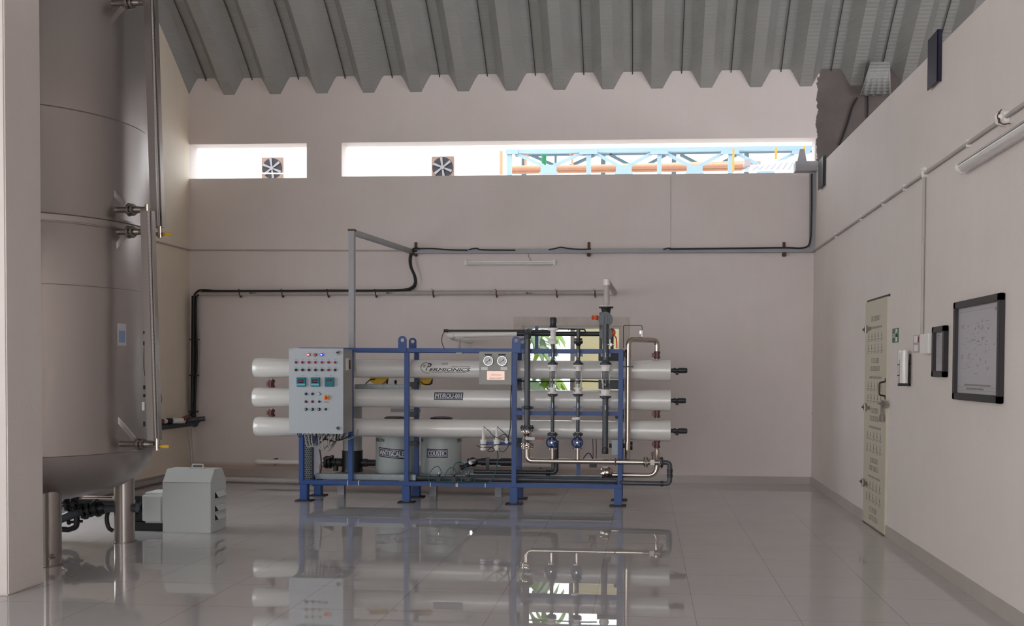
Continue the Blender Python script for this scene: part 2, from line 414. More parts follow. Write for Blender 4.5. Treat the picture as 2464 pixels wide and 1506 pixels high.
def vmap(xc, yc, zc, r, u0=0.0):      # sheet wrapped on an upright cylinder
    return lambda u, v, off=0.0: Vector((xc+(r+off)*math.sin((u+u0)/r), yc-(r+off)*math.cos((u+u0)/r), zc+v))
def fmap(xc, yc, zc):                 # flat sheet facing the room
    return lambda u, v, off=0.0: Vector((xc+u, yc-off, zc+v))
def rmap(xc, yc, zc):                 # flat sheet on the right wall
    return lambda u, v, off=0.0: Vector((xc-off, yc-u, zc+v))
def sheet(mb, mp, u0, u1, v0, v1, off, th=0.001, nu=10, nv=4, sk=0.0):
    g = lambda o: [mp(u0+(u1-u0)*i/nu, v0+(v1-v0)*j/nv+sk*(u0+(u1-u0)*i/nu), o) for j in range(nv+1) for i in range(nu+1)]
    vs = g(off)+g(off-th); N = (nu+1)*(nv+1); fs = []
    for j in range(nv):
        for i in range(nu):
            a = j*(nu+1)+i; q = (a, a+1, a+nu+2, a+nu+1); fs += [q, tuple(N+x for x in reversed(q))]
    ring = [i for i in range(nu+1)]+[j*(nu+1)+nu for j in range(1, nv+1)]+[nv*(nu+1)+i for i in range(nu-1, -1, -1)]+[j*(nu+1) for j in range(nv-1, 0, -1)]
    for k in range(len(ring)): a, b = ring[k], ring[(k+1) % len(ring)]; fs.append((a, N+a, N+b, b))
    return mb.add(vs, fs)
def put_text(mb, mp, tm, off, du=0.0, dv=0.0, sk=0.0):
    vs, fs = tm; return mb.add([mp(u+du, v+dv+sk*(u+du), off) for u, v in vs], fs)
def nameplate(parent, mp, w, h, txt, sk=0.0, ts=None):
    pl = MB(); sheet(pl, mp, -w/2, w/2, -h/2, h/2, 0.003, 0.002, 16, 6, sk); p = pl.build('name_plate', 'navy', parent)
    b = MB(); t = h*0.05; i = h*0.12
    for a in ((-w/2+i, w/2-i, h/2-i-t, h/2-i), (-w/2+i, w/2-i, -h/2+i, -h/2+i+t)): sheet(b, mp, *a, 0.0045, 0.001, 16, 1, sk)
    for a in ((-w/2+i, -w/2+i+t, -h/2+i, h/2-i), (w/2-i-t, w/2-i, -h/2+i, h/2-i)): sheet(b, mp, *a, 0.0045, 0.001, 1, 6, sk)
    b.build('border', 'letter', p)
    x = MB(); put_text(x, mp, text_mesh(txt, h*0.74, bold=h*0.03, width=w-3.2*i), 0.006, sk=sk); x.build('lettering', 'letter', p)
    return p

# ------------------------------------------------------------------ room shell
XL, XR, YB, XF, YR = -6.22, 2.2, 13.0, 8.0, -5.06
TH = 0.25
jx = FL(1618, 1219).x; jx2 = FL(1751, 1212).x
TILE = abs(jx2-jx)
fy = FL(1800, 1283).y
fl = MB(); fl.box2((XL-0.3, YR-0.3, -0.12), (XF+0.3, YB+0.05, 0.0)); struct('floor', fl, floor_mat(jx, fy))

# back wall with its two clerestory slots and the low window
w1 = rect(457, 346, 738, 429, YB); w2 = rect(822, 337, 1963, 420, YB); w3 = rect(1258, 784, 1495, 945, YB)
W1 = (XL, w1[1], w1[2], w1[3]); W2 = (w2[0], XR, w2[2], w2[3]); W3 = w3
xs = sorted({XL-TH, XF+TH, W1[0], W1[1], W2[0], W2[1], W3[0], W3[1]}); zs = sorted({-0.1, 5.9, W1[2], W1[3], W2[2], W2[3], W3[2], W3[3]})
bw = MB()
def solid(i, j):
    if not (0 <= i < len(xs)-1 and 0 <= j < len(zs)-1): return False
    cx, cz = (xs[i]+xs[i+1])/2, (zs[j]+zs[j+1])/2
    return not any(o[0] < cx < o[1] and o[2] < cz < o[3] for o in (W1, W2, W3))
for i in range(len(xs)-1):
    for j in range(len(zs)-1):
        if not solid(i, j): continue
        x0, x1, z0, z1 = xs[i], xs[i+1], zs[j], zs[j+1]; y0, y1 = YB, YB+TH
        bw.add([(x0,y0,z0),(x1,y0,z0),(x1,y0,z1),(x0,y0,z1)], [(0,1,2,3)]); bw.add([(x0,y1,z0),(x0,y1,z1),(x1,y1,z1),(x1,y1,z0)], [(0,1,2,3)])
        if not solid(i-1, j): bw.add([(x0,y0,z0),(x0,y0,z1),(x0,y1,z1),(x0,y1,z0)], [(0,1,2,3)])
        if not solid(i+1, j): bw.add([(x1,y0,z0),(x1,y1,z0),(x1,y1,z1),(x1,y0,z1)], [(0,1,2,3)])
        if not solid(i, j-1): bw.add([(x0,y0,z0),(x0,y1,z0),(x1,y1,z0),(x1,y0,z0)], [(0,1,2,3)])
        if not solid(i, j+1): bw.add([(x0,y0,z1),(x1,y0,z1),(x1,y1,z1),(x0,y1,z1)], [(0,1,2,3)])
bwo = struct('wall_back', bw, 'wall_back')
lw = MB()
for q in ((YR-TH, 0.0, 0, 9.2), (0.0, 3.3, 0, 1.5), (0.0, 3.3, 3.7, 9.2), (3.3, 7.9, 0, 9.2), (7.9, 9.3, 2.4, 9.2), (7.9, 9.3, 0, 0.4), (9.3, YB+TH-0.01, 0, 9.2)): lw.box2((XL-TH, q[0], q[2]-0.1 if q[2] == 0 else q[2]), (XL, q[1], q[3]))
struct('wall_left', lw, 'wall_left')
# partition on the right: an upright wall that stops short of the roof
za, zb = RW(1980, 390).z, RW(2370, 2).z; ya, yb2 = RW(1980, 390).y, RW(2370, 2).y
sl = (za-zb)/(ya-yb2)
zt = lambda y: zb+sl*(y-yb2)
rw = MB(); rw.prism([(YR, -0.1), (YB, -0.1), (YB, zt(YB)), (ya, zt(ya)), (RW(2142, 228).y, RW(2142, 228).z), (yb2, zb), (YR, zb-0.1)], 0, XR, XR+0.2)
struct('wall_right', rw, 'wall')
fr = MB(); fr.box2((XF, YR-TH, -0.1), (XF+TH, YB+TH, 9.2)); struct('wall_far_right', fr, 'wall')
rr = MB()                                          # rear wall with doorway and clerestory, behind the camera
for a in ((XL-TH, -5.6, 0, 9.2), (1.4, XF+TH, 0, 9.2), (-5.6, 1.4, 3.4, 4.0), (-5.6, 1.4, 4.9, 9.2)):
    rr.box2((a[0], YR-TH, a[2]), (a[1], YR, a[3]))
struct('wall_rear', rr, 'wall')

# arched trapezoidal roof sheet
z0 = W(1240, 218, YB).z
R_A = 13.5; a0 = math.radians(42.0)
yc = YB-R_A*math.sin(a0); zc = z0-R_A*math.cos(a0)
PIT = (W(2000, 156, YB).x-W(496, 180, YB).x)/13.0
XS = W(496, 180, YB).x
AMP = W(1180, 178, YB).z-W(1240, 218, YB).z
prof = []
for k in range(-1, 23):
    c = XS+k*PIT; e = 0.5*PIT
    for dx, dz in ((-e+0.075, 0), (-0.150, AMP*0.80), (-0.118, AMP), (-0.006, AMP), (-0.006, AMP-0.035), (0.006, AMP-0.035), (0.006, AMP), (0.118, AMP), (0.150, AMP*0.80), (e-0.075, 0)):
        prof.append((c+dx, dz))
prof = [p for p in prof if XL-0.12 < p[0] < XF+0.1]
NA = 96; rf = MB()
th = [a0-(2*a0)*i/NA for i in range(NA+1)]
vs = []
for t in th:
    y, z = yc+R_A*math.sin(t), zc+R_A*math.cos(t)
    for x, dz in prof: vs.append((x, y+dz*0.0, z+dz))
n = len(prof)
rf.add(vs, [(j*n+i, j*n+i+1, (j+1)*n+i+1, (j+1)*n+i) for j in range(NA) for i in range(n-1)])
for q, f in enumerate(rf.f):
    i = f[0] % n
    xa, xb = prof[i], prof[i+1]
    if abs(xa[1]-(AMP-0.035)) < 1e-6 and abs(xb[1]-(AMP-0.035)) < 1e-6: rf.mi[q] = 1
struct('ceiling', rf, ['roof', 'seam'], angle=25)

# column at the left edge of the view
cf, cb = FL(20, 1433), FL(91, 1402)
cl = MB(); cl.box2((cf.x-0.42, cf.y, 0), (cf.x, cb.y, 9.0)); struct('column', cl, 'wall', bevel=0.008)
# skirting tiles
sk = MB(); sk.box2((XL+0.0, YB-0.014, 0), (XR, YB, 0.095)); struct('baseboard_back', sk, 'skirt')
d0, d1 = RW(2078, 1252).y, RW(2131, 1286).y
sk = MB(); sk.box2((XR-0.014, d0+0.03, 0), (XR, YB-0.014, 0.10)); sk.box2((XR-0.014, YR, 0), (XR, d1-0.02, 0.10)); struct('baseboard_right', sk, 'skirt')
sk = MB(); sk.box2((XL, 2, 0), (XL+0.012, YB-0.014, 0.095)); struct('baseboard_left', sk, 'skirt')

# low window behind the skid
wn = thing('window_1', '', '', (0, YB, 0)); del wn['label']; del wn['category']; wn['kind'] = 'structure'
g = MB(); a = rect(1236, 762, 1513, 960, YB-0.01); b = W3
g.box2((a[0], YB-0.02, b[3]), (a[1], YB, a[3])); g.box2((a[0], YB-0.02, a[2]), (b[0], YB, b[3])); g.box2((b[1], YB-0.02, a[2]), (a[1], YB, b[3])); g.box2((b[0], YB-0.02, a[2]), (b[1], YB, b[2]))
g.build('window_surround', 'render', wn)
f = MB(); y0, y1 = YB+0.03, YB+0.09; t = 0.035; mx = W(1377, 860, YB).x
for q in ((b[0], b[1], b[3]-t, b[3]), (b[0], b[1], b[2], b[2]+t), (b[0], b[0]+t, b[2]+t, b[3]-t), (b[1]-t, b[1], b[2]+t, b[3]-t), (mx-0.03, mx+0.03, b[2]+t, b[3]-t)):
    f.box2((q[0], y0, q[2]), (q[1], y1, q[3]))
f.build('window_frame', 'winframe', wn)
for q in ((b[0]+t, mx-0.03, 0), (mx+0.03, b[1]-t, 0.02)):
    p = MB(); p.box2((q[0], YB+0.05+q[2], b[2]+t), (q[1], YB+0.054+q[2], b[3]-t)); p.build('window_pane', 'winglass', wn)

# flush door in the right wall
dt0, dt1 = RW(2088, 727), RW(2140, 715)
dy0, dy1 = dt0.y, RW(2137, 1000).y; dz = (dt0.z+dt1.z)/2
dr = thing('door_1', '', '', (XR, (dy0+dy1)/2, 0)); del dr['label']; del dr['category']; dr['kind'] = 'structure'
q = MB(); q.box2((XR-0.02, dy1, 0.012), (XR+0.0, dy0, dz)); leaf = q.build('door_leaf', 'door', dr)
q = MB(); q.box2((XR-0.006, dy1-0.02, dz), (XR+0.0, dy0, dz+0.022)); q.box2((XR-0.004, dy1, 0.0), (XR, dy0+0.03, 0.012)); q.box2((XR-0.016, dy0, 0), (XR-0.001, dy0+0.012, 0.11)); q.build('door_gap', 'black', dr)
pr = MB(); random.seed(3)
DW = dy0-dy1; yc0 = (dy0+dy1)/2
def dbar(v, z, w, h): pr.box((XR-0.0205, v, z), (0.001, w, h))
for r in range(5):
    zz = dz-0.10-r*0.475
    for line, (n_, w_, h_) in enumerate(((9, 0.030, 0.05), (11, 0.030, 0.05))):
        if r == 0 and line == 0: continue
        for i in range(n_):
            v = yc0+0.16-(i-n_/2+5)*0.033+0.0
            zl = zz-line*0.075
            dbar(v, zl, 0.006, h_); dbar(v-0.010, zl+random.choice((-1, 1))*0.02, 0.014, 0.008)
            if random.random() < .6: dbar(v-0.018, zl, 0.005, h_*0.9)
    for i in range(22): dbar(yc0+0.22-i*0.022, zz-0.16, 0.011, 0.014+0.012*random.random())
    for row in (0, 1):
        zr = zz-0.23-row*0.115
        for i in range(5):
            v = yc0+0.28-i*0.13
            if zr < 0.05: continue
            dbar(v, zr, 0.012, 0.04+0.02*random.random()); dbar(v, zr-0.015, 0.026, 0.02)
            dbar(v, zr-0.04, 0.10, 0.006); dbar(v+0.01, zr-0.055, 0.06, 0.005)
pr.build('door_print', 'faint', leaf)
for px, py in ((2087, 792), (2085, 980), (2080, 1161)):
    c = RW(px, py, XR-0.02); h = MB(); h.box((XR-0.024, c.y+0.06, c.z), (0.008, 0.12, 0.05)); h.box((XR-0.026, c.y-0.08, c.z), (0.008, 0.16, 0.035)); h.cyl((XR-0.034, c.y, c.z-0.04), (XR-0.034, c.y, c.z+0.04), 0.012)
    h.cyl((XR-0.03, c.y+0.1, c.z), (XR-0.045, c.y+0.1, c.z), 0.012, n=8)
    h.build('hinge', 'ssdark', dr, bevel=0.003)
a, b_ = RW(2131, 918, XR-0.02), RW(2131, 953, XR-0.02); h = MB(); h.tube([(XR-0.02, a.y, a.z+0.03), (XR-0.02, a.y, a.z), (XR-0.075, a.y, a.z-0.01), (XR-0.075, a.y, b_.z+0.01), (XR-0.02, a.y, b_.z), (XR-0.02, a.y, b_.z-0.03)], 0.008, 0.02, n=8); h.build('door_handle', 'black', dr)
c = RW(2126, 972, XR-0.02); h = MB(); h.beam((XR-0.035, c.y+0.10, c.z), (XR-0.035, c.y-0.17, c.z), 0.02, 0.02); h.box((XR-0.03, c.y, c.z), (0.02, 0.03, 0.07)); h.box((XR-0.03, c.y-0.12, c.z), (0.02, 0.03, 0.07)); h.box((XR-0.04, c.y-0.02, c.z-0.07), (0.015, 0.03, 0.14)); h.box((XR-0.045, c.y-0.04, c.z-0.13), (0.03, 0.06, 0.06)); h.build('slide_bolt', 'ssdark', dr, bevel=0.004)

# ------------------------------------------------------------------ stainless process tank (leans slightly)
TX, TY = -4.87, 7.45
tank = thing('process_tank', 'tall brushed stainless steel tank on four pipe legs beside the cream column', 'tank', (TX, TY, 0))
def zt_(py, Y): return W(170, py, Y).z
zb_ = zt_(1108, TY-0.9)          # dished bottom weld
zr_ = zt_(508, TY-0.88); zw1 = zt_(676, TY-0.9); zw2 = zt_(236, TY-0.85)
RB = 0.895
bd = MB(); bd.lathe([(RB, zb_), (RB, zw1), (RB-0.008, zr_-0.03), (RB-0.02, zr_+0.03), (RB-0.025, zw2), (RB-0.035, zw2+0.012), (RB-0.045, 5.2), (RB-0.2, 5.5), (0.3, 5.65), (0.02, 5.68)], (TX, TY, 0), n=96)
body = bd.build('shell', 'steel', tank, origin=Vector((TX, TY, 2)))
hd = [(0.02, zb_-0.41), (0.3, zb_-0.395), (0.52, zb_-0.355), (0.68, zb_-0.295), (0.78, zb_-0.23), (0.845, zb_-0.16), (0.88, zb_-0.08), (RB, zb_)]
bd = MB(); bd.lathe(hd, (TX, TY, 0), n=96); bd.build('dished_bottom', 'steel', tank)
bd = MB()
for z, r, t in ((zb_, RB, 0.006), (zw1, RB, 0.005), (zw2, RB-0.03, 0.006)):
    bd.lathe([(r-0.006, z-t), (r+0.004, z), (r-0.006, z+t)], (TX, TY, 0), n=96, caps=False)
bd.build('weld_seams', 'ss', tank)
bd = MB(); bd.lathe([(RB-0.02, zr_-0.040), (RB+0.004, zr_-0.036), (RB+0.006, zr_-0.028), (RB-0.006, zr_-0.024), (RB-0.006, zr_+0.018), (RB+0.012, zr_+0.024), (RB+0.010, zr_+0.040), (RB-0.03, zr_+0.042)], (TX, TY, 0), n=96, caps=False); bd.build('joint_band', 'steel', tank)
LR = 0.082
for px, py, fx in ((120, 1366, 0), (300, 1308, 0), (0, 0, 1), (0, 0, 2)):
    if fx == 0: c = FL(px, py); c = Vector((c.x*(c.y+LR)/c.y, c.y+LR, 0))
    else: c = Vector((-5.33, 7.0 if fx == 1 else 7.98, 0))
    l = MB(); rr_ = math.hypot(c.x-TX, c.y-TY); ztop = zb_-0.12
    l.cyl((c.x, c.y, 0.0), (c.x, c.y, ztop), LR, n=32); lg = l.build('leg', 'steel_leg', tank)
    l = MB(); l.lathe([(LR+0.05, ztop-0.10), (LR+0.065, ztop-0.085), (LR+0.045, ztop-0.03), (LR*0.5, ztop)], (c.x, c.y, 0), n=32); l.build('reinforcing_pad', 'steel', lg)
    l = MB(); l.cyl((c.x, c.y, 0), (c.x, c.y, 0.008), LR+0.012, n=32); l.build('base_plate', 'ssdark', lg)
    if fx == 0 and px == 120:
        q = W(125, 1340, c.y-LR); l = MB(); l.cyl((q.x, c.y-LR-0.012, q.z), (q.x, c.y-LR+0.02, q.z), 0.016); l.cyl((q.x, c.y-LR-0.03, q.z), (q.x, c.y-LR, q.z), 0.007); l.build('bolt', 'ssdark', lg)
# nozzles with gussets
def nozzle(px, py, Y, ex, up):
    a = W(px, py, Y); b = W(ex, py, Y); n_ = MB()
    n_.cyl((TX+0.5, Y, a.z), (b.x, Y, a.z), 0.022); m = W((px*0.45+ex*0.55), py, Y).x
    o = n_.build('nozzle', 'ssdark', tank)
    n_ = MB(); n_.flange((m, Y, a.z), (1, 0, 0), 0.05, 0.018); n_.flange((m+0.03, Y, a.z), (1, 0, 0), 0.046, 0.016); n_.cyl((m+0.05, Y, a.z), (b.x-0.02, Y, a.z), 0.028, 0.02); n_.build('flange', 'ssdark', o)
    n_ = MB(); s_ = 1 if up else -1
    n_.beam((a.x-0.02, Y-0.02, a.z+0.20*s_), (m-0.03, Y-0.02, a.z+0.04*s_), 0.006, 0.035); n_.beam((a.x-0.04, Y-0.02, a.z+0.20*s_), (a.x-0.04, Y-0.02, a.z+0.02*s_), 0.006, 0.04)
    n_.build('gusset', 'steel', o)
nozzle(262, 505, 7.22, 352, True); nozzle(268, 558, 7.22, 345, False); nozzle(290, 1068, 7.22, 372, True); nozzle(262, 8, 7.22, 345, False)
# nameplate on the shell
q = W(338, 805, 7.2); pl = MB(); ang = math.radians(76)
mp_ = vmap(TX, TY, q.z, RB, RB*ang); sheet(pl, mp_, -0.045, 0.045, -0.085, 0.085, 0.003, 0.002); p = pl.build('rating_plate', 'paper', tank)
pl = MB(); sheet(pl, mp_, -0.03, 0.03, -0.06, 0.03, 0.0045, 0.001); pl.build('plate_print', 'blueplate', p)
# level gauges: stainless channel, ruler and dark glass, yellow drain valve
def gauge(x0, y0, x1, y1, Y, label):
    a, b = W(x0, y0, Y), W(x1, y1, Y)
    g_ = thing('level_gauge', label, 'gauge', (b.x, Y, b.z))
    w = 0.052
    m = MB(); m.beam((a.x-0.02, Y, a.z), (b.x-0.02, Y, b.z), 0.05, w, up=(1, 0, 0)); m.build('channel', 'steel', g_)
    m = MB(); m.beam((a.x+0.016, Y-0.012, a.z), (b.x+0.016, Y-0.012, b.z), 0.004, 0.011, up=(1, 0, 0)); sc_ = m.build('scale', 'pvcold', g_)
    m = MB(); L = (b-a).length; k = int(L/0.03)
    for i in range(k): t_ = (i+0.5)/k; m.box((a.x+(b.x-a.x)*t_+0.016, Y-0.0155, a.z+(b.z-a.z)*t_), (0.006, 0.001, 0.004))
    m.build('scale_marks', 'faint', sc_)
    m = MB(); m.beam((a.x+0.031, Y-0.01, a.z), (b.x+0.031, Y-0.01, b.z), 0.008, 0.010, up=(1, 0, 0)); m.build('sight_tube', 'black', g_)
    m = MB(); m.beam((a.x+0.042, Y, a.z), (b.x+0.042, Y, b.z), 0.05, 0.010, up=(1, 0, 0)); m.build('channel_lip', 'steel_leg', g_)
    m = MB(); m.cyl((a.x+0.0, Y, a.z), (a.x+0.0, Y, a.z+0.05), 0.02); m.cyl((b.x-0.08, Y, b.z-0.05), (b.x+0.045, Y, b.z-0.05), 0.016); m.cyl((b.x+0.02, Y, b.z-0.08), (b.x+0.02, Y, b.z+0.01), 0.02); m.build('end_fitting', 'ss', g_)
    m = MB(); m.box((b.x+0.085, Y, b.z-0.05), (0.06, 0.015, 0.022)); m.cyl((b.x+0.04, Y, b.z-0.05), (b.x+0.06, Y, b.z-0.05), 0.01); m.build('drain_valve', 'yellow', g_, bevel=0.004)
gauge(357, -180, 380, 548, 7.42, 'stainless tube level gauge with white scale running up out of view beside the tank')
gauge(355, 508, 372, 1058, 7.22, 'lower stainless level gauge with white scale between the two flanged tank nozzles')
# ------------------------------------------------------------------ blue skid frame
YFR, YRR = 10.68, 11.15
PW = 0.052
def zf(py, px=1100, Y=YFR): return W(px, py, Y).z
def xf(px, Y=YFR, py=1000): return W(px, py, Y).x
XA, XAB, XB, XC, XD = xf(726), xf(844.5), xf(979), xf(1237.5), xf(1493)
ZT, ZM, ZB = zf(843), zf(992), zf(1165)
skid = thing('skid_frame', 'blue painted steel skid frame on plated feet carrying the three white pressure vessels', 'frame', ((XA+XD)/2, (YFR+YRR)/2, 0))
RH = 0.045
for Y in (YFR, YRR):
    for X in (XA, XB, XC, XD):
        m = MB(); m.box2((X-PW/2, Y-PW/2, ZB), (X+PW/2, Y+PW/2, ZT-RH/2 if X not in (XD, XA) else ZT)); m.build('post', 'blue', skid, bevel=0.004)
        s_ = 1 if X == XA else (-1 if X == XD else 0); o = 0.033 if X == XA else (-0.02 if X == XD else 0)
        m = MB(); m.box2((X+o-0.043, Y-0.043, 0.012), (X+o+0.043, Y+0.043, ZB-RH/2)); lg = m.build('leg', 'blue', skid, bevel=0.005)
        m = MB(); m.box2((X+o-0.09, Y-0.07, 0.0), (X+o+0.09, Y+0.07, 0.012)); m.build('foot_plate', 'blackplate', lg)
    for nme, z in (('top_rail', ZT), ('bottom_rail', ZB)):
        m = MB(); m.box2((XA-PW/2, Y-0.024, z-RH/2), (XD+PW/2, Y+0.024, z+RH/2)); m.build(nme, 'blue', skid, bevel=0.004)
m = MB(); m.box2((XAB-PW/2, YFR-PW/2, ZB+RH/2), (XAB+PW/2, YFR+PW/2, ZT-RH/2)); m.build('post', 'blue', skid, bevel=0.004)
m = MB(); m.box2((XC+PW/2, YFR-0.02, ZM-RH/2), (XD-PW/2, YFR+0.02, ZM+RH/2)); m.build('middle_rail', 'blue', skid, bevel=0.004)
for X in (XA, XB, XC, XD):
    for z in (ZT, ZB):
        m = MB(); m.box2((X-0.022, YFR+0.024, z-0.02), (X+0.022, YRR-0.024, z+0.02)); m.build('cross_rail', 'blue', skid)
m = MB(); m.beam((XA+0.05, YFR+0.1, ZB-0.02), (XA+0.05, YRR-0.05, ZB-0.02), 0.04, 0.03); m.beam((XA+0.1, YFR+0.06, ZB-0.035), (XB-0.2, YRR-0.06, ZB-0.035), 0.03, 0.03); m.build('brace', 'blue', skid)
def lug(X, Y, w=0.094, h=0.145):
    m = MB(); n = 14; rr_ = w/2; zc_ = ZT+RH/2+h-rr_-0.01; z_ = ZT-RH/2
    out = [(X-rr_, z_), (X+rr_, z_)]+[(X+rr_*math.cos(PI*i/n), zc_+rr_*math.sin(PI*i/n)) for i in range(n+1)]
    # plate with an eye: strips around the hole
    hr = 0.021; y0, y1 = Y-0.034, Y-0.022; N = 28; vs = []; fs = []
    def outer(a):
        c, s = math.cos(a), math.sin(a)
        if s >= 0: return (X+rr_*c, zc_+rr_*s)
        t = min((rr_/abs(c)) if abs(c) > 1e-6 else 9, ((zc_-z_)/abs(s))); return (X+t*c, zc_+t*s)
    angs = sorted([2*PI*i/N for i in range(N)]+[math.atan2(-(zc_-z_), rr_) % (2*PI), math.atan2(-(zc_-z_), -rr_) % (2*PI)]); N = len(angs)
    for y in (y0, y1):
        for a in angs: q = outer(a); vs.append((q[0], y, q[1]))
        for a in angs: vs.append((X+hr*math.cos(a), y, zc_+hr*math.sin(a)))
    for i in range(N):
        j = (i+1) % N
        fs += [(i, j, N+j, N+i), (2*N+i, 3*N+i, 3*N+j, 2*N+j), (i, 2*N+i, 2*N+j, j), (N+i, N+j, 3*N+j, 3*N+i)]
    m.add(vs, fs); m.build('lifting_lug', 'blue', skid)
lug(xf(969.5), YFR); lug(xf(1242), YFR); lug(xf(994, YRR), YRR, 0.088, 0.14); lug(xf(1257, YRR), YRR, 0.088, 0.14)
# clamp plates where the uprights cross the rails
for px, w in ((1270, 0.13), (1330, 0.10), (1391, 0.10), (1457, 0.11)):
    for py, rz in ((981, ZM), (854, ZT)):
        if px == 1270 and py == 854: continue
        X = xf(px); z = zf(py, px); m = MB(); m.box2((X-w/2, YFR-0.035, z-0.018), (X+w/2, YFR-0.02, z+0.018))
        for s_ in (-1, 1): m.cyl((X+s_*w*0.4, YFR-0.05, z), (X+s_*w*0.4, YFR-0.02, z), 0.008, n=8)
        lab(m.build('clamp_plate', 'blue' if px == 1270 else 'blueplate', skid), 'pale grey bolted clamp plate' if px != 1270 else 'blue clamp plate')
m = MB(); X = xf(1290.5, YRR); m.box2((X-0.018, YRR-0.02, ZT), (X+0.018, YRR+0.02, zf(785, 1290, YRR))); m.build('support_post', 'blue', skid)
# saddles behind the vessels
for X in (XB, XC, XD):
    for py in (924, 996, 1066):
        z = W(1000, py, YRR).z; m = MB(); m.box2((X-0.07, YRR-0.09, z-0.03), (X+0.03, YRR+0.02, z+0.025)); m.build('saddle', 'upvc2', skid, bevel=0.006)
m = MB()
for px in (757+25, 1240, 1083, 1170): pass
m = MB(); X = xf(1200); m.box2((xf(1158), YFR-0.012, zf(1070)), (XC-PW/2, YFR+0.004, zf(1062))); m.build('probe_bar', 'blue', skid)
for px in (864, 838, 1037, 1099, 1102, 1169):
    X = xf(px); m = MB(); m.box((X, YFR, ZB), (0.008, 0.054, RH+0.006)); lab(m.build('cable_tie', 'white', skid), 'thin white cable tie')

# ------------------------------------------------------------------ pressure vessels
YV = 10.925; RV = 0.1035
names = ('top', 'middle', 'bottom')
for k, (py, pl_, pr_) in enumerate(((888, 614, 1614), (959.5, 613, 1614), (1031, 616, 1614))):
    c0 = W(640, py, YV); c1 = W(1590, py, YV); zc_ = (c0.z+c1.z)/2; xa = W(pl_, py, YV).x; xb = W(pr_, py, YV).x
    v = thing('pressure_vessel', ('topmost long white pressure vessel tube bearing a black script maker\'s mark', 'middle long white pressure vessel tube with a navy identification tag', 'lowest of the three long white pressure vessel tubes on the blue frame')[k], 'pressure vessel', ((xa+xb)/2, YV, zc_-RV), 'long white pressure vessels on the blue skid')
    m = MB(); L = xb-xa; E = 0.118
    m.lathe([(E-0.03, 0.0), (E-0.008, 0.006), (E-0.001, 0.03), (E, 0.10), (E-0.003, 0.22), (E-0.009, 0.33), (RV, 0.46), (RV, L-0.52), (E-0.008, L-0.38), (E-0.002, L-0.22), (E, L-0.03), (E, L-0.004), (E-0.01, L)], (xa, YV, zc_), (1, 0, 0), 48)
    sh = m.build('shell', 'grp', v, origin=Vector(((xa+xb)/2, YV, zc_)), angle=50)
    m = MB(); x2 = W(1654 if k != 1 else 1651, py, YV).x; m.cyl((xb-0.01, YV, zc_), (x2-0.06, YV, zc_), 0.022); m.lathe([(0.02, 0), (0.031, 0.01), (0.031, 0.075), (0.028, 0.1), (0.02, 0.104)], (x2-0.104, YV, zc_), (1, 0, 0), 20); m.cyl((xb+0.03, YV, zc_), (xb+0.055, YV, zc_), 0.03); m.cyl((xb+0.07, YV, zc_-0.05), (xb+0.07, YV, zc_), 0.016)
    m.build('end_port', 'upvc2', v)
    m = MB(); m.cyl((xa-0.012, YV, zc_), (xa+0.002, YV, zc_), 0.07); m.build('end_cap', 'upvc2', v)
    if k == 0: VT = (xa, xb, zc_)
    # red-brown grooved couplings between vessels
    for px in ((654, 1581) if k == 2 else (654,) if k == 0 else (654, 1581)):
        pass
    if k == 0:
        mp_ = hmap(W(1080, 888, YV).x, YV, zc_, RV)
        lg = thing('tmp', 'x', 'x', (0, 0, 0)); bpy.data.objects.remove(lg)
        p1 = W(1087, 889, YFR+0.1)
        m = MB(); s1 = S(1, 10.83)
        def U(px): return (px-1080)*s1
        def V(py): return (888-py)*s1
        put_text(m, mp_, text_mesh('ERMIONICS', 0.052, shear=0.35, bold=0.0016, width=S(102, 10.83)), 0.003, U(1087), V(889.5))
        put_text(m, mp_, text_mesh('P', 0.118, shear=0.3, bold=0.0012, width=S(14, 10.83)), 0.003, U(1034.5), V(882.5))
        # sweeping ring around the initial
        def arc(cx, cy, rx, ry, a_0, a_1, t0, t1, N=26):
            vs = []; fs = []
            for i in range(N+1):
                q = i/N; a = math.radians(a_0+(a_1-a_0)*q); t = t0+(t1-t0)*q
                for s_ in (-1, 1): vs.append(mp_(U(cx)+(rx+s_*t/2)*math.cos(a)*s1, V(cy)+(ry+s_*t/2)*math.sin(a)*s1, 0.003))
            for i in range(N): fs.append((2*i, 2*i+1, 2*i+3, 2*i+2))
            m.add(vs, fs)
        arc(1033, 884.5, 17.5, 14, 100, 285, 1.7, 0.8)
        for y_ in (879.5, 883): sheet(m, mp_, U(1021), U(1026.5), V(y_)-0.003, V(y_)+0.003, 0.003, 0.001, 2, 1)
        for a_, b_, y_ in ((1043, 1069, 895.6), (1073, 1100, 895.6), (1103, 1126, 895.6), (1091, 1108, 882.6), (1110, 1137, 882.4)):
            x_ = a_
            while x_ < b_-1.2:
                w_ = 1.1+random.random()*0.8; sheet(m, mp_, U(x_), U(x_+w_), V(y_)-0.0028, V(y_)+0.0028, 0.003, 0.001, 1, 1); x_ += w_+0.5
        m.build('maker_lettering', 'ink', v)
        m = MB(); sheet(m, mp_, U(1066), U(1082), V(877.5), V(871.5), 0.003, 0.001, 3, 3); m.build('faded_sticker', 'paper', v)
    if k == 1:
        nameplate(v, hmap(W(1083.5, 952, YV).x, YV, zc_, RV, (959.5-952)*S(1, 10.83)), S(71, 10.83), S(19.5, 10.83), 'MT/ROU-001')
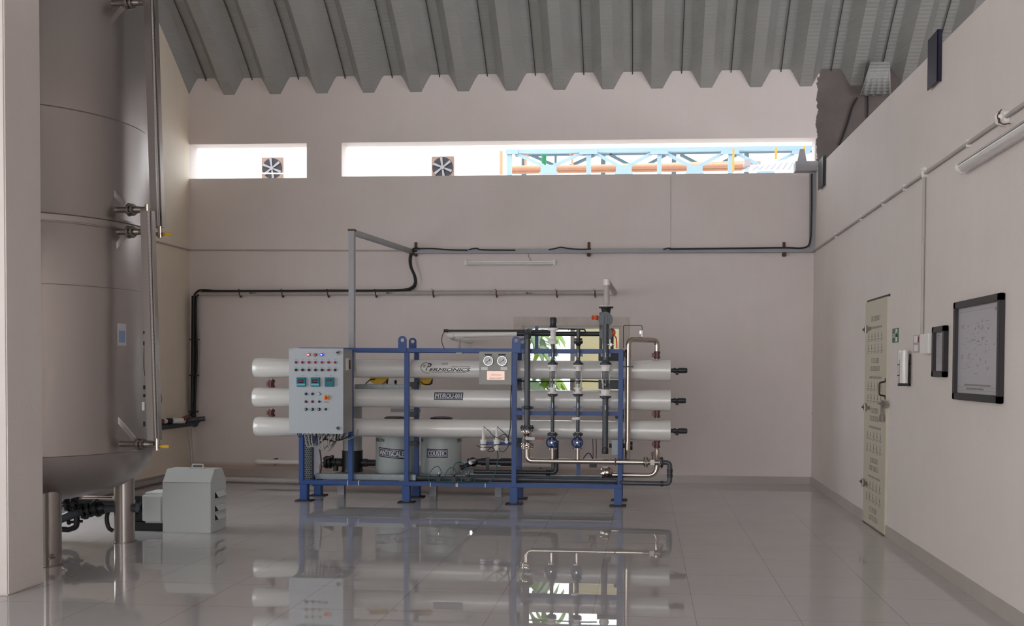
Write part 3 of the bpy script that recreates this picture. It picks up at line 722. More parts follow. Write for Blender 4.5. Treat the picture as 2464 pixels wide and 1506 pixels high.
def coupling(px, py0, py1, label):
    a, b = W(px, py0, YV), W(px, py1, YV); c = (a+b)/2; h = abs(a.z-b.z)
    t_ = thing('grooved_coupling', label, 'pipe coupling', (c.x, YV, b.z), 'red-brown couplings joining the vessels')
    m = MB(); m.cyl((c.x, YV, b.z), (c.x, YV, a.z), 0.021); m.build('nipple', 'ssdark', t_)
    m = MB(); r = 0.036
    for s_ in (-0.26, 0.26): m.lathe([(0.026, -h*0.14), (r, -h*0.12), (r, h*0.12), (0.026, h*0.14)], (c.x, YV, c.z+s_*h), n=24)
    m.cyl((c.x, YV, b.z+h*0.2), (c.x, YV, a.z-h*0.2), 0.028); m.box((c.x-0.045, YV, c.z), (0.026, 0.022, h*0.45)); m.box((c.x+0.0, YV-0.04, c.z), (0.022, 0.02, h*0.5)); m.build('clamp_shell', 'clamp', t_, bevel=0.002)
coupling(654, 911, 937, 'upper red-brown coupling at the left ends of the vessels'); coupling(654, 983, 1004, 'lower red-brown coupling at the left ends of the vessels')
coupling(1581, 984, 1007, 'red-brown coupling between middle and bottom vessel, at their dark-port ends')
coupling(1581, 1057, 1080, 'red-brown coupling under the bottom vessel on a stainless drop pipe')
coupling(1581, 843, 865, 'red-brown coupling on top of the topmost vessel under the stainless loop')
coupling(1511, 838, 864, 'red-brown coupling on the tall stainless riser beside the skid')

# ------------------------------------------------------------------ control panel
YP0, YP1 = 10.30, 10.63
cx0, cx1, cz0, cz1 = rect(695, 838, 826, 1043, YP0)
cp = thing('control_panel', 'light grey electrical control cabinet with coloured lamps and push buttons on the blue frame', 'control panel', ((cx0+cx1)/2, YP1, cz0))
m = MB(); m.box2((cx0+0.004, YP0+0.03, cz0+0.004), (cx1, YP1, cz1-0.002)); m.build('enclosure', 'panelside', cp, bevel=0.004)
m = MB(); m.box2((cx0, YP0, cz0), (cx1, YP0+0.026, cz1)); cdoor = m.build('door', 'panel', cp, bevel=0.004)
def pp(px, py): return W(px, py, YP0)
def button(px, py, r, mt, name, ring='pinkring', label=None, dome=0.012, core=None):
    c = pp(px, py); m = MB(); m.cyl((c.x, YP0+0.002, c.z), (c.x, YP0-0.006, c.z), r*1.28); b_ = m.build(name, ring, cdoor)
    m = MB(); m.lathe([(r, 0), (r, dome*0.6), (r*0.75, dome)], (c.x, YP0-0.006, c.z), (0, -1, 0), 20); k_ = m.build('lens' if 'lamp' in name else 'cap', mt, b_)
    if core: m = MB(); m.sphere((c.x, YP0-0.006-dome, c.z), r*0.5, 10, (1, 0.4, 1)); m.build('glow', core, b_)
    if label: lab(b_, label)
u_ = 1/8.86
for i, (mt, lb, co) in enumerate((('lampred', 'lit red indicator lamp', 'lamphot'), ('lampamber', 'amber indicator lamp', None), ('lampblue', 'lit blue indicator lamp', 'lamphotb'))):
    button(742.8+15.8*i, 853.5, 0.0145, mt, 'indicator_lamp', 'black', lb, core=co)
bx = [712.6, 728.1, 743.7, 759.3, 775.1, 791.0, 806.7]
for i, x in enumerate(bx): button(x, 871.9, 0.0135, 'red', 'push_button', 'pinkring', 'dark red push button')
for i, x in enumerate(bx): button(x, 890.2, 0.0135, 'red' if i == 5 else 'black', 'push_button', 'pinkring' if i == 5 else 'panelside', 'dark red push button' if i == 5 else 'black push button')
for x, mt, lb in ((736.4, 'tealbtn', 'dark teal push button'), (751.9, 'tealbtn', 'dark teal push button'), (767.9, 'white', 'white push button')): button(x, 947.7, 0.012, mt, 'push_button', 'black', lb)
for x, mt, lb in ((736.4, 'red', 'dark red push button'), (752.2, 'red', 'dark red push button'), (768.4, 'black', 'small black push button')): button(x, 966.2, 0.012 if mt == 'red' else 0.010, mt, 'push_button', 'black', lb)
for x in (736.4, 751.9, 767.9):
    button(x, 984.6, 0.0135, 'black', 'selector_switch', 'black', 'black selector switch'); c = pp(x, 984.3); 
    m = MB(); m.box((c.x, YP0-0.024, c.z), (0.007, 0.012, 0.014)); m.build('knob_mark', 'white', cdoor)
button(784, 984.6, 0.011, 'black', 'push_button', 'black', 'small black push button')
for i, x in enumerate((725.8, 759.6, 793.6)):
    a = pp(x-11, 930); b = pp(x+11, 908); m = MB(); m.box2((a.x, YP0-0.022, a.z), (b.x, YP0, b.z)); d_ = m.build('digital_meter', 'teal', cdoor, bevel=0.004)
    w = b.x-a.x; h = b.z-a.z; m = MB()
    if i < 2: m.box2((a.x+w*.22, YP0-0.0245, a.z+h*.40), (a.x+w*.74, YP0-0.021, a.z+h*.80))
    else: m.box2((a.x+w*.22, YP0-0.0245, a.z+h*.62), (a.x+w*.76, YP0-0.021, a.z+h*.80))
    m.build('display', 'tealdark', d_); m = MB()
    for r_ in range(2 if i < 2 else 1):
        for q in range(4): m.box((a.x+w*(.32+.11*q), YP0-0.026, a.z+h*(.71-.17*r_)), (w*.06, 0.002, h*.07))
    m.build('digits', 'digits', d_)
    if i < 2: m = MB(); m.box2((a.x+w*.05, YP0-0.026, a.z+h*.13), (b.x-w*.05, YP0-0.021, a.z+h*.32)); m.build('key_strip', 'tealpale', d_)
c = pp(785.9, 956.4); m = MB(); m.box((c.x, YP0-0.005, c.z), (0.056, 0.012, 0.054)); r_ = m.build('main_switch', 'amberplate', cdoor, bevel=0.003); m = MB(); m.cyl((c.x, YP0-0.03, c.z), (c.x, YP0-0.01, c.z), 0.015); m.box((c.x, YP0-0.034, c.z), (0.012, 0.014, 0.042)); m.build('rotary_knob', 'orange', r_, bevel=0.003)
for px, py in ((815, 848.5), (815, 1030)):
    c = pp(px, py); m = MB(); m.cyl((c.x, YP0-0.012, c.z), (c.x, YP0+0.002, c.z), 0.021); l_ = m.build('lock', 'chrome', cdoor, bevel=0.003); m = MB(); m.box((c.x-0.004, YP0-0.02, c.z+0.002), (0.034, 0.014, 0.009)); m.build('lock_key', 'black', l_)
m = MB()
for x in bx: 
    for y in (865, 883.5): c = pp(x, y); m.box((c.x, YP0-0.0008, c.z), (0.03, 0.0012, 0.006))
for x in (725.8, 759.6, 793.6): c = pp(x+3, 903.5); m.box((c.x, YP0-0.0008, c.z), (0.032, 0.0012, 0.006))
for y in (941, 959.5, 977.5):
    for x in (736.4, 752, 768): c = pp(x+1, y); m.box((c.x, YP0-0.0008, c.z), (0.022, 0.0012, 0.005))
c = pp(786, 967.5); m.box((c.x, YP0-0.0008, c.z), (0.05, 0.0012, 0.018)); c = pp(701, 841); m.box((c.x, YP0-0.0008, c.z), (0.04, 0.0012, 0.007))
m.build('button_captions', 'panelside', cdoor)
sy = (YP0+YP1)/2; zv = pp(826, 876).z; m = MB(); m.box((cx1+0.003, sy-0.03, zv), (0.008, 0.10, 0.13)); v_ = m.build('side_vent', 'white', cp); m = MB(); m.box((cx1+0.006, sy+0.035, zv-0.005), (0.008, 0.06, 0.10)); lab(m.build('vent_filter', 'rust', v_), 'brown vent filter')
m = MB()
for i in range(11): x = cx0+0.10+i*0.043; m.lathe([(0.014, 0), (0.014, -0.012), (0.009, -0.028)], (x, sy, cz0+0.004), n=12)
m.build('cable_glands', 'white', cp)
# grey cables looping below the panel
random.seed(11)
for i in range(11):
    x = cx0+0.12+i*0.040; y = sy+random.uniform(-0.05, 0.05); dp = random.uniform(0.10, 0.20) if i < 8 else 0.08; w = random.uniform(0.05, 0.13); mt = 'cable' if i in (3, 9) else 'cablegrey'
    m = MB(); m.smooth([(x, sy, cz0), (x+0.005, y, cz0-0.06), (x+w*0.3, y-0.01, cz0-dp), (x+w*0.8, y+0.02, cz0-dp*0.85), (x+w, YP1+0.02, cz0-0.04), (x+w+0.01, YP1+0.06, cz0+0.02)], 0.0075, 8); m.build('cable', mt, cp)
m = MB(); m.smooth([(cx1-0.04, sy, cz0), (cx1-0.07, sy, cz0-0.06), (cx1-0.16, sy, cz0-0.09), (cx1-0.26, sy, cz0-0.07)], 0.008); m.smooth([(cx0+0.03, sy, cz0), (cx0+0.05, sy, cz0-0.05), (cx0+0.09, sy, cz0-0.045)], 0.005); m.build('cable', 'cable', cp)

# ------------------------------------------------------------------ gauge panel
YG = 10.665
gx0, gx1, gz0, gz1 = rect(1153, 846, 1231, 925, YG-0.02)
gp = thing('gauge_board', 'small grey gauge board with two round dials and a copper nameplate', 'gauge panel', ((gx0+gx1)/2, YG, gz0))
m = MB(); m.box2((gx0, YG-0.02, gz0), (gx1, YG+0.01, gz1)); m.build('board', 'panelside', gp, bevel=0.002)
for px in (1175.3, 1208.4):
    c = W(px, 868.3, YG-0.04); m = MB(); R_ = 0.055; m.lathe([(R_, 0), (R_, 0.03), (R_*0.94, 0.036), (R_*0.86, 0.036), (R_*0.86, 0.024)], (c.x, YG-0.02, c.z), (0, -1, 0), 36, caps=False); b_ = m.build('pressure_gauge', 'chrome', gp)
    m = MB(); m.cyl((c.x, YG-0.045, c.z), (c.x, YG-0.021, c.z), R_*0.87, n=36); dl = m.build('dial', 'gaugeface', b_)
    m = MB()
    for i in range(11):
        a = math.radians(225-27*i); m.beam((c.x+R_*.66*math.cos(a), YG-0.0458, c.z+R_*.66*math.sin(a)), (c.x+R_*.8*math.cos(a), YG-0.0458, c.z+R_*.8*math.sin(a)), 0.001, 0.003)
    m.build('dial_marks', 'ink', dl)
    m = MB(); m.beam((c.x+0.02, YG-0.048, c.z+0.014), (c.x-0.026, YG-0.048, c.z-0.018), 0.0015, 0.005); m.cyl((c.x+0.014, YG-0.05, c.z+0.01), (c.x+0.014, YG-0.046, c.z+0.01), 0.007); m.build('needle', 'black', b_)
for px, w, mt, py in ((1175, 17, 'black', 853.5), (1208, 18, 'black', 853.5), (1165.5, 16, 'white', 886.5), (1212.5, 16, 'white', 886.5)):
    c = W(px, py, YG-0.022); m = MB(); m.box((c.x, YG-0.0215, c.z), (S(w, YG), 0.003, S(4 if mt == 'black' else 7, YG))); lab(m.build('tag_strip', mt, gp), 'small %s tag strip' % mt)
c = W(1193, 903.5, YG-0.022); m = MB(); m.box((c.x, YG-0.022, c.z), (S(43, YG), 0.004, S(21, YG))); n_ = m.build('nameplate', 'copper', gp, bevel=0.0015)
m = MB(); put_text(m, fmap(c.x, YG-0.024, c.z), text_mesh('PERMIONICS', 0.02, shear=0.3, width=S(26, YG)), 0.0006, 0.008, S(1.5, YG))
for i, (a_, b_) in enumerate(((1177, 1192), (1195, 1210), (1178, 1206))): y_ = 909+1.2*(i//2)*2; q = W((a_+b_)/2, y_, YG-0.025); m.box((q.x, YG-0.0244, q.z), (S(b_-a_, YG), 0.0008, 0.0035))
m.build('engraving', 'faint', n_)
# ------------------------------------------------------------------ front pipework of the right bay
YQ = 10.59
def Q(px, py, Y=YQ): return W(px, py, Y)
def vline(px, p0, p1, Y=YQ): a, b = Q(px, p0, Y), Q(px, p1, Y); x = (a.x+b.x)/2; return Vector((x, Y, a.z)), Vector((x, Y, b.z))
# feed downpipe with red-handled ball valve, stainless manifold
fp = thing('feed_downpipe', 'thick dark grey upright pipe nearest the second lifting lug', 'pipe', Q(1269, 1028))
m = MB(); a, b = vline(1269, 797, 1026); m.tube([b, Vector((a.x, YQ, a.z)), Vector((a.x, 10.9, a.z+0.01))], 0.032, 0.05, n=20); m.build('pipe', 'upvc', fp)
m = MB(); m.lathe([(0.034, 0), (0.038, 0.01), (0.038, 0.05), (0.034, 0.06)], (a.x, YQ, Q(1269, 815).z), n=20); m.lathe([(0.034, 0), (0.04, 0.01), (0.04, 0.03), (0.034, 0.04)], (a.x, YQ, Q(1269, 985).z), n=20); m.build('socket', 'upvc2', fp)
m = MB(); m.flange((a.x, YQ, Q(1269, 1029).z), (0, 0, 1), 0.076, 0.028, 6); m.build('flange', 'upvc2', fp)
bv = thing('ball_valve', 'stainless ball valve with a dull red lever handle', 'valve', Q(1269, 1078)); X = a.x
m = MB(); m.flange((X, YQ, Q(1269, 1036).z), (0, 0, 1), 0.07, 0.016, 6); m.flange((X, YQ, Q(1269, 1070).z), (0, 0, 1), 0.074, 0.018, 6); m.build('flange', 'ss', bv)
m = MB(); z0_, z1_ = Q(1269, 1071).z, Q(1269, 1037).z; h = z1_-z0_; m.lathe([(0.035, 0), (0.04, h*.2), (0.028, h*.35), (0.034, h*.5), (0.028, h*.65), (0.045, h*.85), (0.04, h)], (X, YQ, z0_), n=24)
for i in range(4): an = PI/4+PI/2*i; m.cyl((X+0.05*math.cos(an), YQ+0.05*math.sin(an), z0_), (X+0.05*math.cos(an), YQ+0.05*math.sin(an), z1_), 0.007, n=8)
m.build('body', 'ss', bv)
hz = Q(1290, 1054).z; m = MB(); m.cyl((X, YQ-0.05, hz), (X, YQ, hz), 0.016); m.box2((X, YQ-0.065, hz-0.014), (Q(1288, 1054).x, YQ-0.05, hz+0.014)); m.build('stem_plate', 'galv', bv)
m = MB(); m.box2((Q(1287, 1054).x, YQ-0.069, hz-0.014), (Q(1312, 1054).x, YQ-0.047, hz+0.012)); m.build('handle', 'redhandle', bv, bevel=0.006)
mf = thing('stainless_manifold', 'polished stainless pipe running level along the front of the skid', 'pipe', Q(1269, 1110)); zm = Q(1400, 1110).z
m = MB(); m.tube([(X, YQ, Q(1269, 1080).z), (X, YQ, zm), (Q(1552, 1110).x, YQ, zm)], 0.0285, 0.11, n=24, seg=10); m.build('pipe', 'ss', mf)
m = MB(); m.flange((X, YQ, Q(1269, 1076).z), (0, 0, 1), 0.072, 0.014, 6); m.build('flange', 'ss', mf)
m = MB(); m.box((Q(1481, 1110).x, YQ, zm), (0.014, 0.07, 0.075)); m.build('clamp_band', 'black', mf, bevel=0.003)
v2 = thing('flanged_valve', 'stainless flanged valve joining the level pipe to a dark grey elbow', 'valve', Q(1570, 1112))
m = MB()
for px in (1551, 1557, 1586): m.flange((Q(px, 1110).x, YQ, zm), (1, 0, 0), 0.058, 0.015, 6)
m.build('flange', 'ssdark', v2); m = MB(); m.cyl((Q(1557, 1110).x, YQ, zm), (Q(1588, 1110).x, YQ, zm), 0.03); m.box((Q(1570, 1110).x, YQ, zm), (0.05, 0.06, 0.06)); m.build('body', 'ssdark', v2, bevel=0.004)
m = MB(); x_ = Q(1570, 1100).x; m.cyl((x_, YQ, zm), (x_, YQ, Q(1570, 1092).z), 0.008); m.box((x_, YQ, Q(1570, 1092).z), (0.03, 0.03, 0.04)); m.build('stem', 'clamp', v2)
rp = thing('reject_pipe', 'dark grey pipe looping round the skid end and back beneath it', 'pipe', Q(1612, 1163))
m = MB(); zl = Q(1560, 1163).z; m.tube([(Q(1592, 1110).x, YQ, zm), (Q(1612, 1110).x, YQ, zm), (Q(1612, 1110).x, YQ, zl), (Q(1500, 1163).x, YQ+0.02, zl), (Q(1500, 1163).x-0.06, 10.78, zl), (Q(1002, 1160, 10.8).x, 10.82, zl)], 0.026, 0.045, n=20); m.build('pipe', 'upvc', rp)
m = MB(); m.flange((Q(1592, 1110).x, YQ, zm), (1, 0, 0), 0.062, 0.018, 6); x_ = Q(1612, 1110).x
for z_ in (zm-0.09, zl+0.09): m.cyl((x_, YQ, z_-0.02), (x_, YQ, z_+0.02), 0.031)
m.cyl((x_-0.1, YQ, zl), (x_-0.07, YQ, zl), 0.031); m.build('socket', 'upvc2', rp)
# stainless riser loop over the vessel end
rl = thing('stainless_riser', 'tall stainless pipe rising past the vessel ends and looping back down', 'pipe', Q(1511, 1104)); zt2 = Q(1545, 816.5, 10.74).z
m = MB(); YR1 = 10.72; xr_ = W(1511, 950, YR1).x; m.tube([(xr_, YQ+0.03, zm), (xr_, YR1-0.02, zm+0.10), (xr_, YR1, zm+0.2), (xr_, YR1, zt2), (W(1581, 817, YV).x, YV, zt2), (W(1581, 817, YV).x, YV, W(1581, 845, YV).z)], 0.0295, 0.07, n=24, seg=8); m.build('pipe', 'ss', rl)
m = MB(); x_ = W(1545, 806, 10.82).x; z_ = W(1545, 806, 10.82).z; m.cyl((x_, 10.82, z_-0.02), (x_, 10.82, z_+0.05), 0.009); m.box((x_-0.02, 10.82, z_+0.03), (0.014, 0.014, 0.035)); m.build('needle_valve', 'chrome', rl)
m = MB(); z2 = W(1530, 783, 10.82).z; m.tube([(x_, 10.82, z_+0.04), (x_, 10.82, z2), (W(1500, 783, 10.82).x, 10.82, z2), (W(1500, 783, 10.82).x, 10.9, z2-0.25)], 0.004, 0.02, n=8); m.build('impulse_tube', 'upvc2', rl)
m = MB(); m.box((xr_, YR1, W(1511, 882, YR1).z), (0.11, 0.075, 0.014)); m.build('pipe_clamp', 'black', rl)
dp = thing('stainless_drop_pipe', 'stainless pipe dropping from the bottom vessel and sweeping under the skid', 'pipe', W(1581, 1142, YV))
m = MB(); xd = W(1581, 1100, YV).x; zd = W(1520, 1143, YV).z; m.tube([(xd, YV, W(1581, 1082, YV).z), (xd, YV, zd), (W(1452, 1143, YV).x, YV, zd)], 0.028, 0.11, n=24, seg=10); m.build('pipe', 'ss', dp)
m = MB(); m.flange((W(1452, 1140, YV).x, YV, zd+0.02), (1, 0, 0), 0.07, 0.03, 6); m.sphere((W(1462, 1135, YV).x, YV-0.02, zd+0.03), 0.062); lab(m.build('pump_head', 'ss', dp), 'rounded stainless pump head')
# flow meter lines
def rotameter_line(px, r, label, top, flg, rtop, rbot, bot, wheel=None):
    X_ = Q(px, 940).x; t_ = thing('flow_meter_line', label, 'flow meter', (X_, YQ, Q(px, bot).z), 'flow meter lines at the right bay of the skid')
    z = lambda py: Q(px, py).z
    m = MB(); m.cyl((X_, YQ, z(top)), (X_, YQ, z(rtop-7)), r); m.lathe([(r*1.1, 0), (r*2.0, -0.05)], (X_, YQ, z(rtop-14)), n=20); m.build('upper_pipe', 'upvc', t_)
    m = MB(); m.cyl((X_, YQ, z(rbot+7)), (X_, YQ, z(bot)), r); m.build('lower_pipe', 'upvc', t_)
    for py, s_ in ((rtop-5, 1), (rbot+5, -1)):
        m = MB(); m.flange((X_, YQ, z(py)), (0, 0, 1), flg, 0.02, 4); m.build('flange', 'upvc2', t_)
        m = MB(); m.flange((X_, YQ, z(py)-s_*0.022), (0, 0, 1), flg*1.02, 0.016, 4); m.lathe([(r*1.5, 0), (r*1.6, -s_*0.05)], (X_, YQ, z(py)-s_*0.03), n=20); m.cyl((X_, YQ, z(py)-s_*0.062), (X_, YQ, z(py)-s_*0.080), flg*0.88); lab(m.build('flange', 'pvc', t_), 'white plastic flange')
    m = MB(); g0, g1 = z(rtop-5)-0.07, z(rbot+5)+0.07; m.lathe([(r*1.25, 0), (r*1.5, g0-g1), (r*1.3, g0-g1), (r*1.05, 0)], (X_, YQ, g1), n=24, caps=False); mt_ = m.build('meter_tube', 'rotaglass', t_)
    m = MB(); zz = g1+(g0-g1)*0.25; m.lathe([(r*0.9, 0), (r*0.9, 0.02), (r*0.3, 0.03), (r*0.3, 0.05)], (X_, YQ, zz), n=16); m.cyl((X_, YQ, g1), (X_, YQ, g0), 0.003, n=8); m.build('float', 'ssdark', mt_)
    m = MB()
    for s_ in (-1, 1): m.cyl((X_+s_*flg*0.62, YQ, g1-0.03), (X_+s_*flg*0.62, YQ, g0+0.03), 0.0045, n=8)
    m.build('tie_rods', 'chrome', t_)
    m = MB(); m.box((X_, YQ-r-0.001, z(rbot+30)), (0.008, 0.003, 0.05)); m.box((X_, YQ-r-0.001, z(rtop-26)), (0.007, 0.003, 0.05)); m.build('sticker', 'white', t_)
    return t_, X_, z
t1, X1, z = rotameter_line(1330, 0.020, 'flow meter line crowned by a white plastic valve with a dark union', 828, 0.055, 880, 945, 1040)
m = MB(); m.cyl((X1, YQ, z(828)), (X1, YQ, z(819)), 0.052); m.lathe([(0.045, 0), (0.03, 0.02), (0.030, z(796)-z(820)), (0.036, z(796)-z(820)+0.01)], (X1, YQ, z(820)), n=24); m.cyl((X1, YQ, z(795)), (X1, YQ, z(789)), 0.058); b_ = m.build('valve_body', 'pvc', t1)
m = MB(); m.lathe([(0.05, 0), (0.035, 0.02), (0.032, 0.06), (0.036, 0.10), (0.03, 0.115)], (X1, YQ, z(789)), n=20); m.box((X1+0.03, YQ, z(772)), (0.02, 0.03, 0.06)); m.build('union', 'upvc2', b_, bevel=0.003)
t2, X2, z = rotameter_line(1391, 0.020, 'flow meter line with a dark star-shaped upper flange, beside the white-topped one', 792, 0.055, 880, 945, 1040)
m = MB(); m.flange((X2, YQ, z(823)), (0, 0, 1), 0.05, 0.02, 6); m.flange((X2, YQ, z(816)), (0, 0, 1), 0.045, 0.012, 6); m.lathe([(0.022, 0), (0.035, 0.03)], (X2, YQ, z(832)), n=20); m.build('star_flange', 'black', t2)
m = MB(); m.box((X2-0.035, YQ-0.02, z(1007)), (0.055, 0.03, 0.026)); m.cyl((X2, YQ, z(1010)), (X2, YQ, z(1003)), 0.024); m.build('sample_tap', 'white', t2)
t3, X3, z = rotameter_line(1457, 0.032, 'thickest flow meter line, with two stacked orange-lever valves at its top', 750, 0.062, 880, 950, 1075)
m = MB(); m.lathe([(0.032, 0), (0.036, 0.01), (0.034, 0.06), (0.02, 0.09)], (X3, YQ, z(1092)), n=20); m.build('end_cap', 'upvc2', t3)
m = MB(); zc_ = z(768); m.cyl((X3-0.005, YQ-0.05, zc_), (X3-0.005, YQ+0.05, zc_), 0.078, n=36); m.cyl((X3-0.005, YQ-0.06, zc_), (X3-0.005, YQ+0.055, zc_), 0.06, n=36); m.beam((X3-0.02, YQ-0.07, zc_-0.06), (X3-0.02, YQ-0.07, zc_+0.05), 0.01, 0.02); m.beam((X3+0.015, YQ-0.07, zc_-0.06), (X3+0.015, YQ-0.07, zc_+0.05), 0.01, 0.02); lab(m.build('butterfly_valve', 'upvc', t3, bevel=0.003), 'dark grey round upper valve')
m = MB(); m.flange((X3, YQ, z(740)), (0, 0, 1), 0.08, 0.014, 4); m.lathe([(0.045, 0), (0.05, 0.04), (0.06, 0.06)], (X3, YQ, z(754)), n=24); m.build('top_flange', 'black', t3)
m = MB(); m.flange((X3, YQ, z(737)), (0, 0, 1), 0.07, 0.01, 4); lab(m.build('top_flange', 'pvc', t3), 'white top flange')
m = MB(); zc2 = z(803); m.cyl((X3, YQ-0.045, zc2), (X3, YQ+0.045, zc2), 0.072, n=36); m.cyl((X3, YQ-0.075, zc2-0.09), (X3, YQ-0.075, zc2+0.10), 0.030); m.cyl((X3, YQ, zc2-0.12), (X3, YQ, zc2+0.15), 0.036); lab(m.build('butterfly_valve', 'upvc', t3, bevel=0.003), 'dark grey round lower valve')
m = MB(); m.lathe([(0.012, 0), (0.03, 0.025), (0.018, 0.05), (0.026, 0.075), (0.012, 0.08)], (X3-0.075, YQ, z(764)), (-1, 0, 0), 14); m.build('lever', 'orange', t3)
m = MB(); m.sphere((X3+0.082, YQ, z(800)), 0.034, 14, (0.7, 0.8, 1.1)); m.tube([(X3+0.09, YQ-0.01, z(806)), (X3+0.115, YQ-0.02, z(814)), (X3+0.12, YQ-0.02, z(838))], 0.008, 0.02, n=8); m.build('lever', 'orange', t3)
m = MB(); m.cyl((X3+0.02, YQ-0.02, z(829)), (X3+0.09, YQ-0.02, z(829)), 0.008); m.cyl((X3+0.06, YQ-0.02, z(826)), (X3+0.06, YQ-0.02, z(833)), 0.014); m.build('sample_tap', 'chrome', t3)
# blue wheel valves
for (X_, px, nm) in ((X1, 1330, 'blue enamelled wheel valve under the white-topped flow meter line'), (X2, 1391, 'blue enamelled wheel valve under the star-flanged flow meter line')):
    z = lambda py: Q(px, py).z
    g_ = thing('wheel_valve', nm, 'valve', (X_, YQ, z(1082)), 'blue wheel valves on the skid')
    m = MB(); m.flange((X_, YQ, z(1045)), (0, 0, 1), 0.056, 0.024, 4); m.build('upper_flange', 'upvc2', g_)
    m = MB(); m.flange((X_, YQ, z(1050)), (0, 0, 1), 0.045, 0.01, 4); m.flange((X_, YQ, z(1079)), (0, 0, 1), 0.05, 0.012, 4); m.build('flange', 'ss', g_)
    m = MB(); m.cyl((X_, YQ, z(1078)), (X_, YQ, z(1050)), 0.036); m.cyl((X_, YQ-0.07, z(1063)), (X_, YQ, z(1063)), 0.03); m.build('body', 'bluewheel', g_)
    m = MB(); R_ = 0.055; c = Vector((X_, YQ-0.085, z(1063))); N = 28
    ring = [c+Vector((R_*math.cos(2*PI*i/N), 0, R_*math.sin(2*PI*i/N))) for i in range(N+1)]; m.tube(ring, 0.009, n=8)
    for i in range(5): an = 2*PI*i/5+0.3; m.beam(c, c+Vector((R_*math.cos(an), 0, R_*math.sin(an))), 0.008, 0.014)
    m.cyl(c+Vector((0, 0.04, 0)), c-Vector((0, 0.012, 0)), 0.016); w_ = m.build('hand_wheel', 'bluewheel', g_); m = MB(); m.cyl(c-Vector((0, 0.018, 0)), c-Vector((0, 0.01, 0)), 0.009); m.build('wheel_nut', 'chrome', w_)
    m = MB(); m.cyl((X_, YQ, z(1080)), (X_, YQ, z(1106)), 0.021); m.build('tail_pipe', 'ss', g_)
# lower drain pipe elbow behind the wheel valve and support stubs
dr_ = thing('drain_pipe', 'charcoal pipe rising behind the first wheel valve from the skid deck', 'pipe', W(1338, 1140, 10.78))
m = MB(); m.tube([(W(1339, 1060, 10.78).x, 10.78, W(1339, 1060, 10.78).z), (W(1339, 1060, 10.78).x, 10.78, W(1339, 1137, 10.78).z), (W(1140, 1137, 10.78).x, 10.78, W(1339, 1137, 10.78).z)], 0.024, 0.05, n=16); m.build('pipe', 'upvc2', dr_)
m = MB(); m.cyl((W(1314, 1137, 10.78).x, 10.78, W(1339, 1137, 10.78).z), (W(1324, 1137, 10.78).x, 10.78, W(1339, 1137, 10.78).z), 0.033); m.build('union', 'black', dr_)
# permeate header along the back top
hp = thing('header_pipe', 'charcoal pipe running level across the top of the skid behind the flow meters', 'pipe', W(1350, 803, 10.9))
zh = W(1350, 803, 10.9).z; m = MB(); m.cyl((W(1244, 803, 10.9).x, 10.9, zh), (W(1445, 803, 10.9).x, 10.9, zh), 0.026); m.build('pipe', 'upvc2', hp)
m = MB(); zq = W(1350, 794, 10.85).z; m.tube([(W(1330, 794, 10.85).x, 10.85, zq+0.012), (W(1408, 794, 10.85).x, 10.85, zq+0.008), (W(1408, 794, 10.85).x, 10.85, zq-0.03), (W(1380, 794, 10.85).x, 10.85, zq-0.03)], 0.008, 0.02, n=8); m.build('cable_loop', 'black', hp)
m = MB()
for px in (1446, 1473): x_ = W(px, 800, 10.95).x; m.box2((x_-0.017, 10.93, W(px, 845, 10.95).z), (x_+0.017, 10.97, W(px, 752 if px == 1446 else 790, 10.95).z))
m.build('support_posts', 'upvc2', hp)
wp = thing('permeate_pipe', 'white plastic pipe stub running level above the skid with a domed end', 'pipe', W(1160, 806, 11.1))
ya_ = 11.1; z_ = W(1160, 806, ya_).z; m = MB(); m.tube([(W(1246, 802, ya_).x, ya_, W(1246, 802, ya_).z), (W(1092, 806, ya_).x, ya_, z_)], 0.034, n=20); m.lathe([(0.04, 0), (0.04, 0.05), (0.03, 0.075), (0.008, 0.086)], (W(1092, 806, ya_).x, ya_, z_), (-1, 0, 0), 20); m.lathe([(0.042, 0), (0.042, 0.07)], (W(1246, 802, ya_).x, ya_, W(1246, 802, ya_).z), (-1, 0, 0), 20); m.tube([(W(1084, 806, ya_).x, ya_, z_-0.005), (W(1094, 812, 11.6).x, 11.5, z_-0.02), (W(1130, 818, 12.9).x, 12.95, z_-0.03)], 0.032, n=16); m.build('pipe', 'pvc', wp)
cb = thing('conduit', 'thin black conduit lying just above the white plastic pipe, with a dangling cable', 'conduit', W(1160, 796, 11.05)); m = MB(); z_ = W(1160, 796, 11.05).z; m.cyl((W(1068, 796, 11.05).x, 11.05, z_), (W(1330, 796, 11.05).x, 11.05, z_+0.005), 0.012); m.lathe([(0.018, 0), (0.018, 0.05)], (W(1068, 796, 11.05).x, 11.05, z_), (1, 0, 0), 12); m.build('conduit_tube', 'upvc2', cb)
m = MB(); q = lambda px, py: W(px, py, 11.05); m.smooth([q(1070, 798), q(1065, 806), q(1063, 820), q(1066, 832), q(1070, 840)], 0.0045); m.build('cable', 'black', cb)
st = thing('pipe_stand', 'short stainless stand propping the white plastic pipe on the top rail', 'support', W(1105, 848, 10.9)); m = MB(); x_ = W(1105, 840, 11.1).x; m.cyl((x_, 11.1, W(1105, 849, 11.1).z), (x_, 11.1, W(1105, 812, 11.1).z), 0.013); m.box((x_, 11.1, W(1105, 813, 11.1).z), (0.08, 0.05, 0.008)); m.box((x_, 11.12, W(1105, 850, 11.1).z), (0.07, 0.08, 0.02)); m.build('upright', 'ssdark', st)
